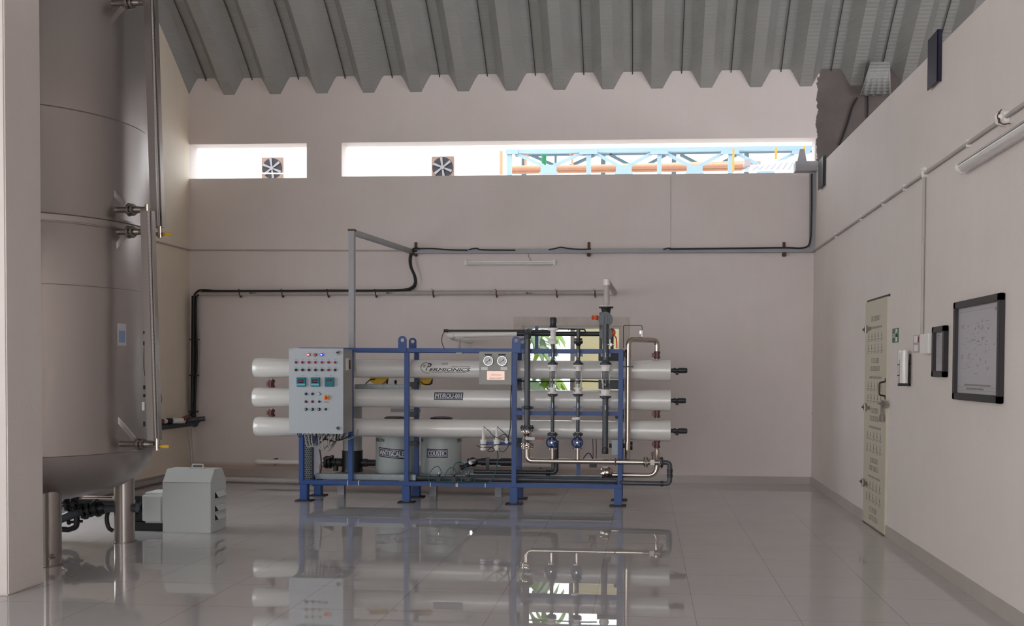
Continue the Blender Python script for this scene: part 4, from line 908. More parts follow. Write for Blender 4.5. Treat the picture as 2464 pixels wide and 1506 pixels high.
# probe holders and their cables
for px, lb in ((1163.5, 'white plastic probe holder with tapered top, farther from the red-handled valve'), (1195.5, 'white plastic probe holder whose tail tube drops to the rail')):
    c = Q(px, 1070, 10.64); zz = lambda py: Q(px, py, 10.64).z
    p_ = thing('probe_holder', lb, 'probe', (c.x, 10.64, zz(1083)), 'white probe holders on the blue bar')
    m = MB(); m.lathe([(0.031, 0), (0.034, 0.006), (0.034, zz(1057)-zz(1083)-0.02), (0.036, zz(1057)-zz(1083)-0.018), (0.036, zz(1057)-zz(1083))], (c.x, 10.63, zz(1083)), n=24); m.build('body', 'pvc', p_)
    m = MB(); m.lathe([(0.019, 0), (0.017, 0.03), (0.009, zz(1027)-zz(1057)), (0.004, zz(1026)-zz(1057)+0.004)], (c.x, 10.63, zz(1057)), n=20); m.build('probe', 'white', p_)
    m = MB(); m.lathe([(0.0375, 0), (0.0375, 0.008)], (c.x, 10.63, zz(1070)), n=24); m.build('strap', 'black', p_)
    m = MB(); q = lambda a, b: Q(a, b, 10.6)
    m.smooth([q(px, 1026), q(px+14, 1038), q(px+26, 1050), q(1222, 1062)], 0.0035)
    if px > 1180: m.smooth([q(1200, 1052), q(1212, 1045), q(1222, 1052), q(1224, 1070), q(1214, 1085), q(1205, 1086), q(1200, 1078)], 0.004)
    else: m.smooth([q(1147, 1071), q(1158, 1076), q(1180, 1076), q(1190, 1082), q(1180, 1087), q(1174, 1083), q(1190, 1072), q(1216, 1066)], 0.004)
    m.build('cable', 'black', p_)
dc = thing('drop_cable', 'black cable falling beside the second full-height blue post to the probes', 'cable', Q(1225, 1060, 10.64)); m = MB(); q = lambda a, b: Q(a, b, 10.64); m.smooth([q(1231, 926), q(1229, 960), q(1229, 1010), q(1227, 1035), q(1222, 1055)], 0.006); m.build('cable', 'black', dc)
m = MB(); c = q(1220, 1062); m.cyl(c+Vector((0, -0.05, 0)), c, 0.02); m.lathe([(0.012, 0), (0.02, 0.01), (0.018, 0.03)], c+Vector((0, -0.01, 0.01)), n=14); m.build('plug', 'white', dc)
th_ = thing('sample_hose', 'thin teal hose curving from the probe holders down along the bottom rail', 'hose', Q(1185, 1158, 10.63)); m = MB(); q = lambda a, b: Q(a, b, 10.62)
m.smooth([q(1197, 1084), q(1198, 1105), q(1193, 1130), q(1185, 1152), q(1172, 1161), q(1140, 1160), q(1100, 1161), q(1060, 1160), q(1035, 1158)], 0.006); m.build('hose', 'hose', th_)
for i, (px, w) in enumerate(((1057, 26), (1093, 22), (1128, 18))):
    c = Q(px, 1152, 10.68); s_ = thing('solenoid_valve', ('small black solenoid valve on the bottom rail, the one nearest the tall blue post', 'small black solenoid valve in the middle of three on the bottom rail', 'small black solenoid valve on the rail closest to the probe holders')[i], 'valve', (c.x, 10.66, ZB+RH/2), 'black solenoid valves on the bottom rail')
    m = MB(); m.box((c.x, 10.66, c.z), (0.05, 0.045, 0.045)); m.cyl((c.x, 10.66, c.z), (c.x, 10.66, c.z+0.055), 0.016); m.cyl((c.x-0.035, 10.66, c.z-0.01), (c.x+0.035, 10.66, c.z-0.01), 0.012); m.build('body', 'black', s_, bevel=0.003)
    m = MB(); m.cyl((c.x, 10.66, c.z+0.055), (c.x, 10.66, c.z+0.085), 0.008); m.build('connector', 'chrome', s_)
    m = MB(); q = lambda a, b: Q(a, b, 10.64); m.smooth([q(px-3, 1150), q(px-w*0.8, 1160), q(px-w, 1146), q(px-w*0.6, 1128), q(px-w*0.1, 1122 if i == 0 else 1126), q(px+w*0.2, 1136), q(px+1, 1142)], 0.0045); m.smooth([q(px+4, 1148), q(px+w*0.5, 1160), q(px+w*0.9, 1154)], 0.004); m.build('hose', 'hose', s_)
    if i == 2: m = MB(); m.smooth([q(1126, 1142), q(1124, 1128), q(1114, 1114), q(1100, 1113), q(1092, 1122), q(1091, 1140)], 0.005); m.build('hose', 'hose', s_)
# ------------------------------------------------------------------ inside and behind the skid
def box_w(m, x0, y0, x1, y1, Y, d):
    a = rect(x0, y0, x1, y1, Y); return m.box2((a[0], Y, a[2]), (a[1], Y+d, a[3]))
# platform carrying the dosing tanks and pump
YT = 11.42; zp = W(1000, 1141, 11.2).z
pf = thing('equipment_platform', 'dark steel platform on square stubs just behind the blue skid legs', 'platform', (xf(1100), 11.5, 0))
m = MB(); m.box2((xf(770), 11.19, zp-0.03), (xf(1225), 11.75, zp)); m.build('deck', 'galv', pf)
m = MB(); m.box2((xf(757), 11.10, zp-0.10), (xf(1480), 11.17, zp-0.035)); m.build('front_channel', 'galv', pf, bevel=0.003)
m = MB(); m.box2((xf(790), 11.20, zp-0.11), (xf(1225), 11.26, zp-0.032)); m.build('beam', 'upvc2', pf)
for px in (822, 1043, 1200):
    for Y in (11.28, 11.68): m = MB(); x_ = W(px, 1190, Y).x; m.box2((x_-0.04, Y-0.035, 0), (x_+0.04, Y+0.035, zp-0.032)); m.build('leg', 'tray', pf)
for i, (x0, x1, lb) in enumerate(((904, 996, 'translucent white dosing tank with a slanted navy name label behind the skid'), (1013, 1111, 'translucent white dosing tank with a short level navy name label behind the skid'))):
    r = S((x1-x0)/2, YT); xc_ = W((x0+x1)/2, 1090, YT).x; ztp = W(950, 1010, YT-r).z
    t_ = thing('dosing_tank', lb, 'tank', (xc_, YT, zp), 'white dosing tanks behind the skid')
    m = MB(); m.lathe([(r-0.01, zp+0.001), (r, zp+0.015), (r, ztp-0.03), (r-0.008, ztp-0.012), (r-0.03, ztp)], (xc_, YT, 0), n=56); m.build('body', 'tank', t_, angle=50)
    m = MB(); m.lathe([(r*0.55, ztp), (r*0.55, ztp+0.02), (r*0.4, ztp+0.03)], (xc_, YT, 0), n=32); m.build('lid', 'upvc2', t_)
    mp_ = vmap(xc_, YT, 0, r)
    zl_ = W(1060, 1061, YT-r).z; s_ = S(1, YT-r); m = MB(); tm = text_mesh('SINON', 0.055, bold=0.0014, width=S(34, YT-r))
    uu = lambda px: r*math.asin(max(-1, min(1, (W(px, 1061, YT).x-xc_)/r)))
    for px in ((922,) if i == 0 else (1008, 1120)): put_text(m, mp_, tm, 0.0025, uu(px) if i == 0 else (-r*1.22 if px < 1060 else r*1.42), zl_)
    m.build('brand_lettering', 'ink', t_)
    if i == 0: nameplate(t_, vmap(xc_, YT, W(953, 1091, YT-r).z, r, uu(953)), S(70, YT-r), S(23, YT-r), 'ANTISCALE', sk=-0.10)
    else: nameplate(t_, vmap(xc_, YT, W(1061, 1091, YT-r).z, r, uu(1061)), S(53, YT-r), S(22, YT-r), 'COUSTIC')
# cartridge filter housing and its black pipe run
YC_ = 11.45; xc_ = W(848, 1100, YC_).x
fh = thing('filter_housing', 'upright grey filter housing with a black lower sleeve behind the control panel end', 'filter', (xc_, YC_, zp))
m = MB(); m.cyl((xc_, YC_, W(848, 1085, YC_).z), (xc_, YC_, W(848, 975, YC_).z), 0.112, n=40); m.build('upper_body', 'tray', fh)
m = MB(); m.lathe([(0.13, zp), (0.125, zp+0.02), (0.121, zp+0.04), (0.121, W(848, 1083, YC_).z)], (xc_, YC_, 0), n=40); m.build('sleeve', 'black', fh)
zf_ = W(800, 1112, YC_).z; m = MB(); m.cyl((W(805, 1112, YC_).x, YC_, zf_), (W(904, 1112, YC_).x, YC_, zf_), 0.038); m.cyl((W(812, 1112, YC_).x, YC_, zf_), (W(823, 1112, YC_).x, YC_, zf_), 0.05); m.cyl((W(874, 1112, YC_).x, YC_, zf_), (W(884, 1112, YC_).x, YC_, zf_), 0.048); m.build('pipe', 'upvc2', fh)
m = MB(); x_ = W(786, 1112, YC_).x; m.flange((x_, YC_, zf_), (1, 0, 0), 0.075, 0.035, 6); m.flange((x_+0.045, YC_, zf_), (1, 0, 0), 0.075, 0.03, 6); m.cyl((x_+0.05, YC_, zf_), (x_+0.12, YC_, zf_), 0.05); m.cyl((x_, YC_-0.04, zf_+0.04), (x_+0.1, YC_-0.06, zf_+0.075), 0.02); m.build('flange', 'black', fh)
m = MB(); x_ = W(808, 1112, YC_).x; m.cyl((x_, YC_, zp), (x_, YC_, zf_), 0.03); m.build('pipe_support', 'upvc2', fh)
# perforated cable tray below the panel, standing on the bottom rail
pt = thing('perforated_tray', 'upright slotted galvanised cable tray under the control panel', 'cable tray', (xf(739), 10.74, ZB+RH/2))
a = rect(727, 1046, 751, 1158, 10.76); m = MB(); m.box2((a[0], 10.76, a[2]), (a[1], 10.764, a[3])); m.box2((a[0], 10.76, a[2]), (a[0]+0.004, 10.80, a[3])); m.box2((a[1]-0.004, 10.76, a[2]), (a[1], 10.80, a[3])); tr_ = m.build('tray', 'galv', pt)
m = MB(); rows = 24
for r_ in range(rows):
    z_ = a[2]+(r_+0.5)*(a[3]-a[2])/rows
    for c_ in range(4):
        x_ = a[0]+(c_+0.35+0.35*(r_ % 2))*(a[1]-a[0])/4.2
        m.prism([(x_-0.009, z_-0.004), (x_-0.005, z_-0.007), (x_+0.005, z_-0.007), (x_+0.009, z_-0.004), (x_+0.009, z_+0.004), (x_+0.005, z_+0.007), (x_-0.005, z_+0.007), (x_-0.009, z_+0.004)], 1, 10.7585, 10.7605)
m.build('slots', 'black', tr_)
m = MB(); box_w(m, 756, 1072, 768, 1142, 10.95, 0.006); sp = tag(m.build('cover_strip', 'tray'), 'short pale grey metal strip standing behind the slotted tray', 'metal strip')
m = MB(); q = lambda a_, b_: W(a_, b_, 10.95); m.smooth([q(769, 1078), q(772, 1100), q(773, 1125), q(770, 1140)], 0.008); tag(m.build('cable', 'cable'), 'black cable hanging beside the short metal strip under the panel', 'cable')
ch = MB(); a = rect(758, 1141, 1000, 1154, 10.78); ch.box2((a[0], 10.78, a[2]), (a[1], 10.84, a[3])); tag(ch.build('galvanised_channel', 'galv', bevel=0.002), 'galvanised channel lying low between the control panel end and the first tank', 'channel')
# long dark tubes on the deck (right)
for i, (y_, x0_, x1_, Y, r, mt, lb) in enumerate(((1143, 1120, 1500, 10.95, 0.018, 'galv', 'thin galvanised conduit highest of the three long tubes low on the skid'), (1150, 1120, 1500, 10.9, 0.02, 'upvc', 'dark grey tube in the middle of the three long tubes low on the skid'), (1157, 1000, 1490, 10.86, 0.018, 'upvc2', 'charcoal tube lowest of the three long tubes low on the skid'))):
    m = MB(); a, b = W(x0_, y_, Y), W(x1_, y_, Y); z_ = (a.z+b.z)/2; m.cyl((a.x, Y, z_), (b.x, Y, z_), r); tag(m.build('conduit', mt), lb, 'pipe')
# pump line right of the caustic tank
pl = thing('pump_pipework', 'black jointed pipe run with a pump end beside the second dosing tank', 'pipe', W(1170, 1112, 11.3)); Y = 11.3; z_ = W(1170, 1111, Y).z
m = MB(); m.cyl((W(1125, 1111, Y).x, Y, z_), (W(1236, 1111, Y).x, Y, z_), 0.036); m.cyl((W(1158, 1111, Y).x, Y, z_), (W(1172, 1111, Y).x, Y, z_), 0.045); m.cyl((W(1205, 1111, Y).x, Y, z_), (W(1232, 1111, Y).x, Y, z_), 0.046); m.build('pipe', 'upvc2', pl)
m = MB(); m.sphere((W(1140, 1113, Y).x, Y-0.04, z_), 0.055); m.cyl((W(1112, 1122, Y).x, Y-0.10, W(1112, 1124, Y).z), (W(1143, 1108, Y).x, Y-0.05, z_), 0.028); m.build('pump_end', 'black', pl)
m = MB(); x_ = W(1175, 1110, Y).x; m.box2((x_-0.02, Y-0.055, zp-0.03), (x_+0.02, Y-0.045, z_+0.06)); m.build('support', 'upvc2', pl)
m = MB(); m.cyl((W(1133, 1110, Y-0.1).x, Y-0.12, z_+0.005), (W(1133, 1110, Y-0.1).x+0.03, Y-0.06, z_+0.01), 0.03); lab(m.build('sight_plug', 'chrome', pl), 'pale metal plug')
# granite-grey channel and two yellow dosing pumps behind the gap of the upper vessels
ch = MB(); a = rect(853, 925, 990, 936, 11.12); ch.box2((a[0], 11.12, a[2]), (a[1], 11.30, a[3])); tag(ch.build('shelf_channel', 'galv', bevel=0.002), 'galvanised shelf channel seen between the two upper vessels', 'channel')
m = MB(); x_ = W(952, 920, 11.2).x; m.lathe([(0.012, 0), (0.012, 0.02), (0.02, 0.03), (0.01, 0.05)], (x_, 11.2, a[3]), n=12); tag(m.build('stud', 'black'), 'small black stud standing on the galvanised shelf channel', 'stud')
for i, px in enumerate((913, 1020)):
    Y = 11.24; c = W(px, 918, Y); d_ = thing('dosing_pump', ('yellow dosing pump sitting on the shelf channel above the middle vessel', 'yellow dosing pump beyond the narrow blue post, with a grey hose ring')[i], 'pump', c, 'yellow dosing pumps between the vessels')
    w = S(27, Y); zt_2, zb_2 = W(px, 906, Y).z, W(px, 925 if i == 0 else 927, Y).z
    m = MB(); m.prism([(c.x-w*.8, zt_2), (c.x+w*.8, zt_2), (c.x+w*.75, zb_2+0.05), (c.x+w*.3, zb_2), (c.x-w*.5, zb_2+0.01), (c.x-w*.8, zb_2+0.05)], 1, Y-0.05, Y+0.06); m.build('case', 'yellow', d_, bevel=0.008)
    m = MB(); x_ = c.x+S(20, Y); zq_ = W(px, 913, Y).z; m.lathe([(0.014, 0), (0.012, -0.03), (0.007, -0.055)], (x_, Y-0.02, zq_), n=14); m.box((x_-0.02, Y-0.02, zq_+0.004), (0.06, 0.02, 0.012)); m.build('nozzle', 'black', d_)
    m = MB(); q = lambda a_, b_: W(a_, b_, Y-0.06); m.smooth([q(px+18, 921), q(px+14, 925), q(px, 924), q(px-8, 918)], 0.006) if i else m.smooth([q(px-34, 925), q(px-28, 918), q(px-20, 913), q(px-10, 912)], 0.006); m.build('cable', 'black', d_)
    if i: m = MB(); N = 20; c2 = q(1003, 928); m.tube([c2+Vector((0.045*math.cos(2*PI*k/N), 0, 0.035*math.sin(2*PI*k/N))) for k in range(N+1)], 0.006, n=8); m.build('hose_ring', 'cablegrey', d_)
# dark box visible between the lower vessels
m = MB(); box_w(m, 940, 983, 1010, 992, 11.3, 0.05); tag(m.build('junction_strip', 'tray'), 'grey strip seen in the gap between middle and bottom vessels', 'metal strip')
m = MB(); box_w(m, 1440, 850, 1496, 874, 11.14, 0.06); tag(m.build('mounting_plate', 'upvc2'), 'charcoal mounting plate just above the topmost vessel behind the thickest flow line', 'plate')
m = MB(); box_w(m, 1440, 914, 1500, 936, 11.14, 0.06); tag(m.build('mounting_plate', 'upvc2'), 'charcoal mounting plate in the gap between the two upper vessels', 'plate')
m = MB(); box_w(m, 1472, 1060, 1487, 1095, 10.95, 0.04); tag(m.build('bracket_plate', 'galv'), 'speckled galvanised plate behind the narrow post at the skid end', 'plate')
m = MB(); Y = 10.98; z_ = W(1480, 1072, Y).z; m.cyl((W(1466, 1072, Y).x, Y, z_), (W(1516, 1072, Y).x, Y, z_), 0.025); m.cyl((W(1514, 1072, Y).x, Y, z_), (W(1522, 1072, Y).x, Y, z_), 0.05); tag(m.build('pipe_stub', 'upvc2'), 'short charcoal pipe stub with end disc below the bottom vessel', 'pipe')
m = MB(); q = lambda a_, b_: W(a_, b_, 10.95); m.smooth([q(1231, 916), q(1300, 918), q(1400, 917), q(1440, 918)], 0.008); tag(m.build('cable', 'black'), 'black cable sagging across the window just under the topmost vessel', 'cable')
m = MB(); q = lambda a_, b_: W(a_, b_, 11.0); m.smooth([q(1402, 1106), q(1412, 1092), q(1420, 1092), q(1427, 1105)], 0.006); m.smooth([q(1426, 1052), q(1427, 1080), q(1427, 1105)], 0.004); m.smooth([q(1434, 1052), q(1435, 1080), q(1434, 1115)], 0.004); tag(m.build('cable', 'black'), 'thin black arched cable between the second wheel valve and the skid end', 'cable')
m = MB(); box_w(m, 1418, 1116, 1436, 1125, 10.97, 0.05); tag(m.build('terminal_box', 'black', bevel=0.004), 'small black terminal box under the level stainless pipe', 'box')
m = MB(); box_w(m, 1387, 1115, 1396, 1144, 10.8, 0.03); tag(m.build('pipe_support', 'blue'), 'short blue upright stub under the second wheel valve line', 'support')
m = MB(); box_w(m, 1326, 1113, 1333, 1134, 10.86, 0.03); tag(m.build('pipe_support', 'upvc2'), 'short dark upright stub beside the charcoal drain elbow', 'support')

# ------------------------------------------------------------------ services on the back wall
YW = YB
def wtube(name, pts, r, mt, label, cat, bend=0.0, Y=None, n=14, group=None, smooth=False):
    Y = Y if Y is not None else YW-r-0.01
    P = [W(p[0], p[1], (p[2] if len(p) > 2 else Y)) for p in pts]; m = MB()
    (m.smooth(P, r, n) if smooth else m.tube(P, r, bend, n=n)); return tag(m.build(name, mt), label, cat, group)
# white wall pipe with flow arrows, fed by the riser from the valves
wpz = thing('service_pipe', 'white pipe with black arrows running level on the back wall above the skid', 'pipe', W(980, 705, YW))
Yp = YW-0.06; a, b = W(478, 706, Yp), W(1476, 704, Yp); x4, y4 = X3+0.005, YQ; zt4 = Q(1461, 676).z
m = MB(); m.tube([(a.x, Yp, a.z), (b.x, Yp, b.z), (b.x, Yp-0.05, b.z)], 0.031, 0.03, n=18); m.tube([(x4, y4, Q(1461, 738).z), (x4, y4, zt4), (b.x+0.02, Yp-0.02, b.z), ], 0.032, 0.06, n=18, seg=8); m.build('pipe', 'pvcold', wpz)
m = MB(); m.cyl((x4, y4, Q(1461, 686).z), (x4, y4, Q(1461, 672).z), 0.036); m.cyl((b.x-0.06, Yp, b.z), (b.x+0.01, Yp, b.z), 0.037); m.build('socket', 'pvc', wpz)
for px in (578, 680, 790, 905, 1043, 1195, 1340, 1432):
    c = W(px, 705, Yp); m = MB(); m.cyl((c.x-0.008, Yp, c.z), (c.x+0.008, Yp, c.z), 0.036); m.box((c.x, Yp+0.015, c.z-0.045), (0.014, 0.05, 0.03)); m.cyl((c.x-0.02, Yp+0.02, c.z+0.05), (c.x-0.02, Yp-0.02, c.z+0.05), 0.006, n=6); m.build('pipe_clip', 'rust', wpz)
for px in (607, 936, 1272):
    c = W(px, 705, Yp-0.032); m = MB(); w = S(9, YW); m.add([(c.x-w, Yp-0.0325, c.z), (c.x-w*.2, Yp-0.0325, c.z+0.012), (c.x-w*.2, Yp-0.0325, c.z+0.004), (c.x+w, Yp-0.0325, c.z+0.004), (c.x+w, Yp-0.0325, c.z-0.004), (c.x-w*.2, Yp-0.0325, c.z-0.004), (c.x-w*.2, Yp-0.0325, c.z-0.012)], [(0, 1, 6), (2, 3, 4, 5)]); m.build('flow_arrow', 'black', wpz)
# black cable bundle: tray end, loop down, along the pipe and down the corner
wtube('power_cable', [(1010, 599), (1000, 597), (992, 602), (986, 618), (987, 640), (996, 662), (998, 680), (990, 691), (970, 697), (900, 699), (800, 699), (700, 700), (600, 700), (520, 700), (500, 698), (482, 698), (472, 704), (467, 716), (466, 760), (466, 830), (463, 930), (462, 995)], 0.014, 'cable', 'thick black cable looping down from the grey tray and along the white wall pipe', 'cable', Y=YW-0.10, smooth=True)
wtube('power_cable', [(1004, 603), (994, 607), (989, 620), (990, 642), (999, 664), (1001, 682), (993, 694), (968, 700), (860, 701.5), (740, 701), (560, 702), (508, 702), (490, 702), (478, 709), (472, 722), (472, 790), (474, 850), (471, 930), (467, 995)], 0.013, 'cable', 'second black cable paired with the thick looping one, ending lower in the corner', 'cable', Y=YW-0.075, smooth=True)
wtube('corner_pipe', [(467.5, 712), (464.5, 1010)], 0.036, 'cable', 'dark upright pipe behind the black cables in the far corner', 'pipe', Y=YW-0.045)
for px, py in ((468, 817), (467, 903), (466, 990)):
    c = W(px, py, YW-0.08); m = MB(); m.box((c.x, YW-0.08, c.z), (0.10, 0.09, 0.016)); tag(m.build('cable_band', 'black'), 'thin black band, %s of three tying the corner cables' % {817: 'highest', 903: 'middle', 990: 'lowest'}[py], 'band', 'bands tying the corner cables')
# grey cable tray and its riser
tr = thing('cable_tray', 'grey rectangular cable tray running level below the clerestory slot and up in the corner', 'cable tray', W(1478, 604, YW))
a, b = W(1000, 606, YW), W(1958, 603, YW); z_ = (a.z+b.z)/2; m = MB(); m.beam((a.x, YW-0.045, a.z), (b.x, YW-0.045, b.z), 0.07, 0.058); m.build('level_run', 'tray', tr, bevel=0.003)
a, b = W(1959, 606, YW), W(1965, 412, YW); m = MB(); m.beam((a.x-0.035, YW-0.045, a.z), (b.x-0.06, YW-0.045, b.z), 0.058, 0.07, up=(1, 0, 0)); m.build('upright_run', 'tray', tr, bevel=0.003)
for px in (1001, 1417, 1886):
    c = W(px, 600, YW); m = MB(); m.box((c.x, YW-0.01, c.z), (0.035, 0.02, 0.19)); m.box((c.x, YW-0.04, c.z-0.075), (0.045, 0.09, 0.03)); m.build('bracket', 'rust', tr)
wtube('cable', [(1953, 418), (1953, 470), (1952, 540), (1950, 575), (1944, 592), (1925, 597), (1890, 596), (1800, 597), (1700, 598), (1610, 599)], 0.011, 'cable', 'black cable running down beside the corner tray and left along its level run', 'cable', Y=YW-0.10, smooth=True)
for i, P in enumerate((([(1422, 599), (1400, 600), (1370, 598), (1350, 595), (1335, 598), (1320, 601)]), [(1240, 602), (1160, 601), (1150, 598), (1138, 598), (1128, 601)], [(1618, 599), (1608, 597), (1596, 600)], [(1125, 602), (1080, 601), (1040, 598), (1005, 598)])):
    wtube('cable', P, 0.009, 'cable', ('black cable humped over the tray between lamp and middle bracket', 'short black cable hump on the tray above the wall lamp end', 'tiny black cable end on the tray to the right of its middle bracket', 'black cable on the tray beside its first bracket')[i], 'cable', Y=YW-0.09, smooth=True)
# grey box at the tray top
jb = thing('beam_bracket', 'grey steel bracket box at the end of the long clerestory slot', 'bracket', W(1945, 410, YW-0.1))
a = rect(1914, 388, 1977, 411, YW-0.18); m = MB(); m.box2((a[0], YW-0.2, a[2]), (a[1]-0.03, YW-0.02, a[3])); m.cyl((a[0]+0.16, YW-0.215, (a[2]+a[3])/2), (a[0]+0.16, YW-0.19, (a[2]+a[3])/2), 0.014); m.build('box', 'tray', jb, bevel=0.004)
m = MB(); a = rect(1918, 360, 1940, 390, YW-0.1); m.prism([(a[0]+0.03, a[3]), (a[1]-0.03, a[3]), (a[1], a[2]), (a[0], a[2])], 1, YW-0.14, YW-0.08); m.build('gusset', 'tray', jb)
# grey square pole from the skid and the sloping channel back to the tray
po = thing('cable_pole', 'grey square pole rising behind the control panel with a channel sloping back to the wall', 'pole', W(845, 838, 10.8))
Yo = 10.79; a, b = W(843.5, 554, Yo), W(847, 838, Yo); m = MB(); m.box2((b.x-0.032, Yo-0.032, b.z-0.25), (b.x+0.032, Yo+0.032, a.z)); m.build('upright', 'tray', po, bevel=0.003)
e = W(990, 605, YW-0.05); m = MB(); m.beam((b.x, Yo, a.z-0.02), (e.x, YW-0.03, e.z), 0.06, 0.06); m.build('sloping_channel', 'tray', po, bevel=0.003)
m = MB(); m.box((b.x, Yo, a.z), (0.075, 0.075, 0.02)); m.build('cap', 'rust', po)
# batten lamp on the back wall
lf = thing('batten_lamp', 'unlit white batten tube lamp on the back wall below the grey tray', 'lamp', W(1228, 638, YW))
a = rect(1118, 626, 1337, 638, YW-0.04); m = MB(); m.box2((a[0]+0.03, YW-0.045, a[2]+0.02), (a[1]-0.03, YW, a[3]-0.01)); m.box2((a[0], YW-0.06, a[2]), (a[0]+0.035, YW, a[3])); m.box2((a[1]-0.035, YW-0.06, a[2]), (a[1], YW, a[3])); m.build('housing', 'pvc', lf, bevel=0.004)
m = MB(); z_ = a[2]+0.018; m.cyl((a[0]+0.03, YW-0.055, z_), (a[1]-0.03, YW-0.055, z_), 0.016); m.build('tube', 'tube', lf)
m = MB(); q = lambda a_, b_: W(a_, b_, YW-0.01); m.smooth([q(1271, 611), q(1272, 618), q(1275, 622), q(1277, 627)], 0.004); m.build('lead', 'cablegrey', lf)
# slim surface conduits
wtube('surface_conduit', [(456, 601.5), (840, 603), (1005, 603)], 0.011, 'pvcold', 'thin painted conduit running level across the back wall from the far corner', 'conduit', Y=YW-0.008, n=10)
m = MB(); p0, p1 = RW(457, 602, XL+0.01), RW(330, 568, XL+0.01); m.cyl((XL+0.01, p0.y, p0.z), (XL+0.01, p1.y, p0.z), 0.011); tag(m.build('surface_conduit', 'pvcold'), 'thin painted conduit running along the left wall from the far corner', 'conduit')
m = MB(); a, b = W(1614, 425, YW), W(1614, 597, YW); m.cyl((a.x, YW-0.002, a.z), (b.x, YW-0.002, b.z), 0.002, n=6); tag(m.build('thin_wire', 'faint'), 'hair-thin wire hanging from the long clerestory slot to the tray', 'wire')
# white pipe low on the back wall
lp = thing('service_pipe', 'capped white plastic pipe level behind the skid legs, starting left of it', 'pipe', W(900, 1111, 12.9)); a, b = W(628, 1111, 12.9), W(1345, 1109, 12.9)
m = MB(); m.cyl((a.x, 12.9, a.z), (b.x, 12.9, a.z+0.003), 0.034); m.build('pipe', 'pvc', lp); m = MB(); m.lathe([(0.038, -0.01), (0.038, 0.05), (0.03, 0.07), (0.01, 0.082)], (a.x, 12.9, a.z), (-1, 0, 0), 24); m.build('cap', 'pvc', lp)
for px in (660, 1300): x_ = W(px, 1111, 12.9).x; m = MB(); m.box((x_, 12.95, a.z), (0.02, 0.1, 0.09)); m.build('pipe_bracket', 'rust', lp)
m = MB(); a, b = FL(430, 1157), FL(760, 1165.5); m.cyl((a.x, a.y, 0.036), (b.x, b.y, 0.036), 0.035); tag(m.build('floor_pipe', 'pvcold'), 'off-white pipe lying along the foot of the back wall beside the pale metal cover', 'pipe')
m = MB(); m.box2((XL+0.03, 10.0, 0.02), (XL+0.06, 12.8, 0.07)); tag(m.build('floor_strip', 'pvcold'), 'off-white strip lying along the foot of the left wall', 'strip')
# corner pipework behind the tank
cp2 = thing('corner_pipework', 'grey pipe crossing the far corner with white and red plastic fittings on it', 'pipe', W(440, 1020, 12.6))
g0, g1, g2 = W(352, 1031, 12.0), W(468, 1018, 12.72), W(478, 1020, 12.9); m = MB(); m.tube([g0, g1], 0.04, n=16); m.sphere(g1, 0.055); m.tube([g1, W(455, 1002, 12.85)], 0.03); m.build('pipe', 'upvc', cp2)
m = MB(); m.tube([W(448, 1011, 12.55), W(493, 1007, 12.6)], 0.032, n=16); m.tube([W(476, 1010, 12.58), W(480, 1009.5, 12.58)], 0.04, n=16); m.build('side_pipe', 'upvc', cp2)
m = MB(); m.tube([W(392, 1014, 12.2), W(432, 1011, 12.45), W(445, 1013, 12.5)], 0.03, n=16); m.tube([W(416, 1012, 12.3), W(440, 1012, 12.4)], 0.036, n=16); lab(m.build('fitting', 'pvc', cp2), 'white plastic fittings')
m = MB(); m.tube([W(384, 1014, 12.15), W(392, 1014, 12.2)], 0.034, n=14); m.tube([W(440, 1008, 12.4), W(450, 1004, 12.5)], 0.028, n=14); lab(m.build('coupling_ring', 'redhandle', cp2), 'dull red coupling rings')
m = MB(); m.tube([W(402, 1013, 12.25), W(412, 1013, 12.3)], 0.038, n=14); m.build('union', 'black', cp2)
for i, P in enumerate((([(452, 1030), (455, 1070), (459, 1122)]), [(459, 1028), (462, 1070), (466, 1120)])):
    wtube('small_pipe', P, 0.009, 'pinkish' if 'pinkish' in M else 'pvcold', ('thin pipe dropping from the corner pipework, the one nearer the tank', 'thin pipe dropping from the corner pipework, the one farther from the tank')[i], 'pipe', Y=12.7, n=8)
m = MB(); N = 16; c = W(378, 960, 10.5); m.tube([c+Vector((0.045*math.cos(PI*(k/N-0.5)), 0, 0.075*math.sin(PI*(k/N-0.5)))) for k in range(N+1)], 0.012, n=10); tag(m.build('bent_tube', 'ssdark'), 'short curved metal tube showing beyond the lower level gauge', 'pipe')

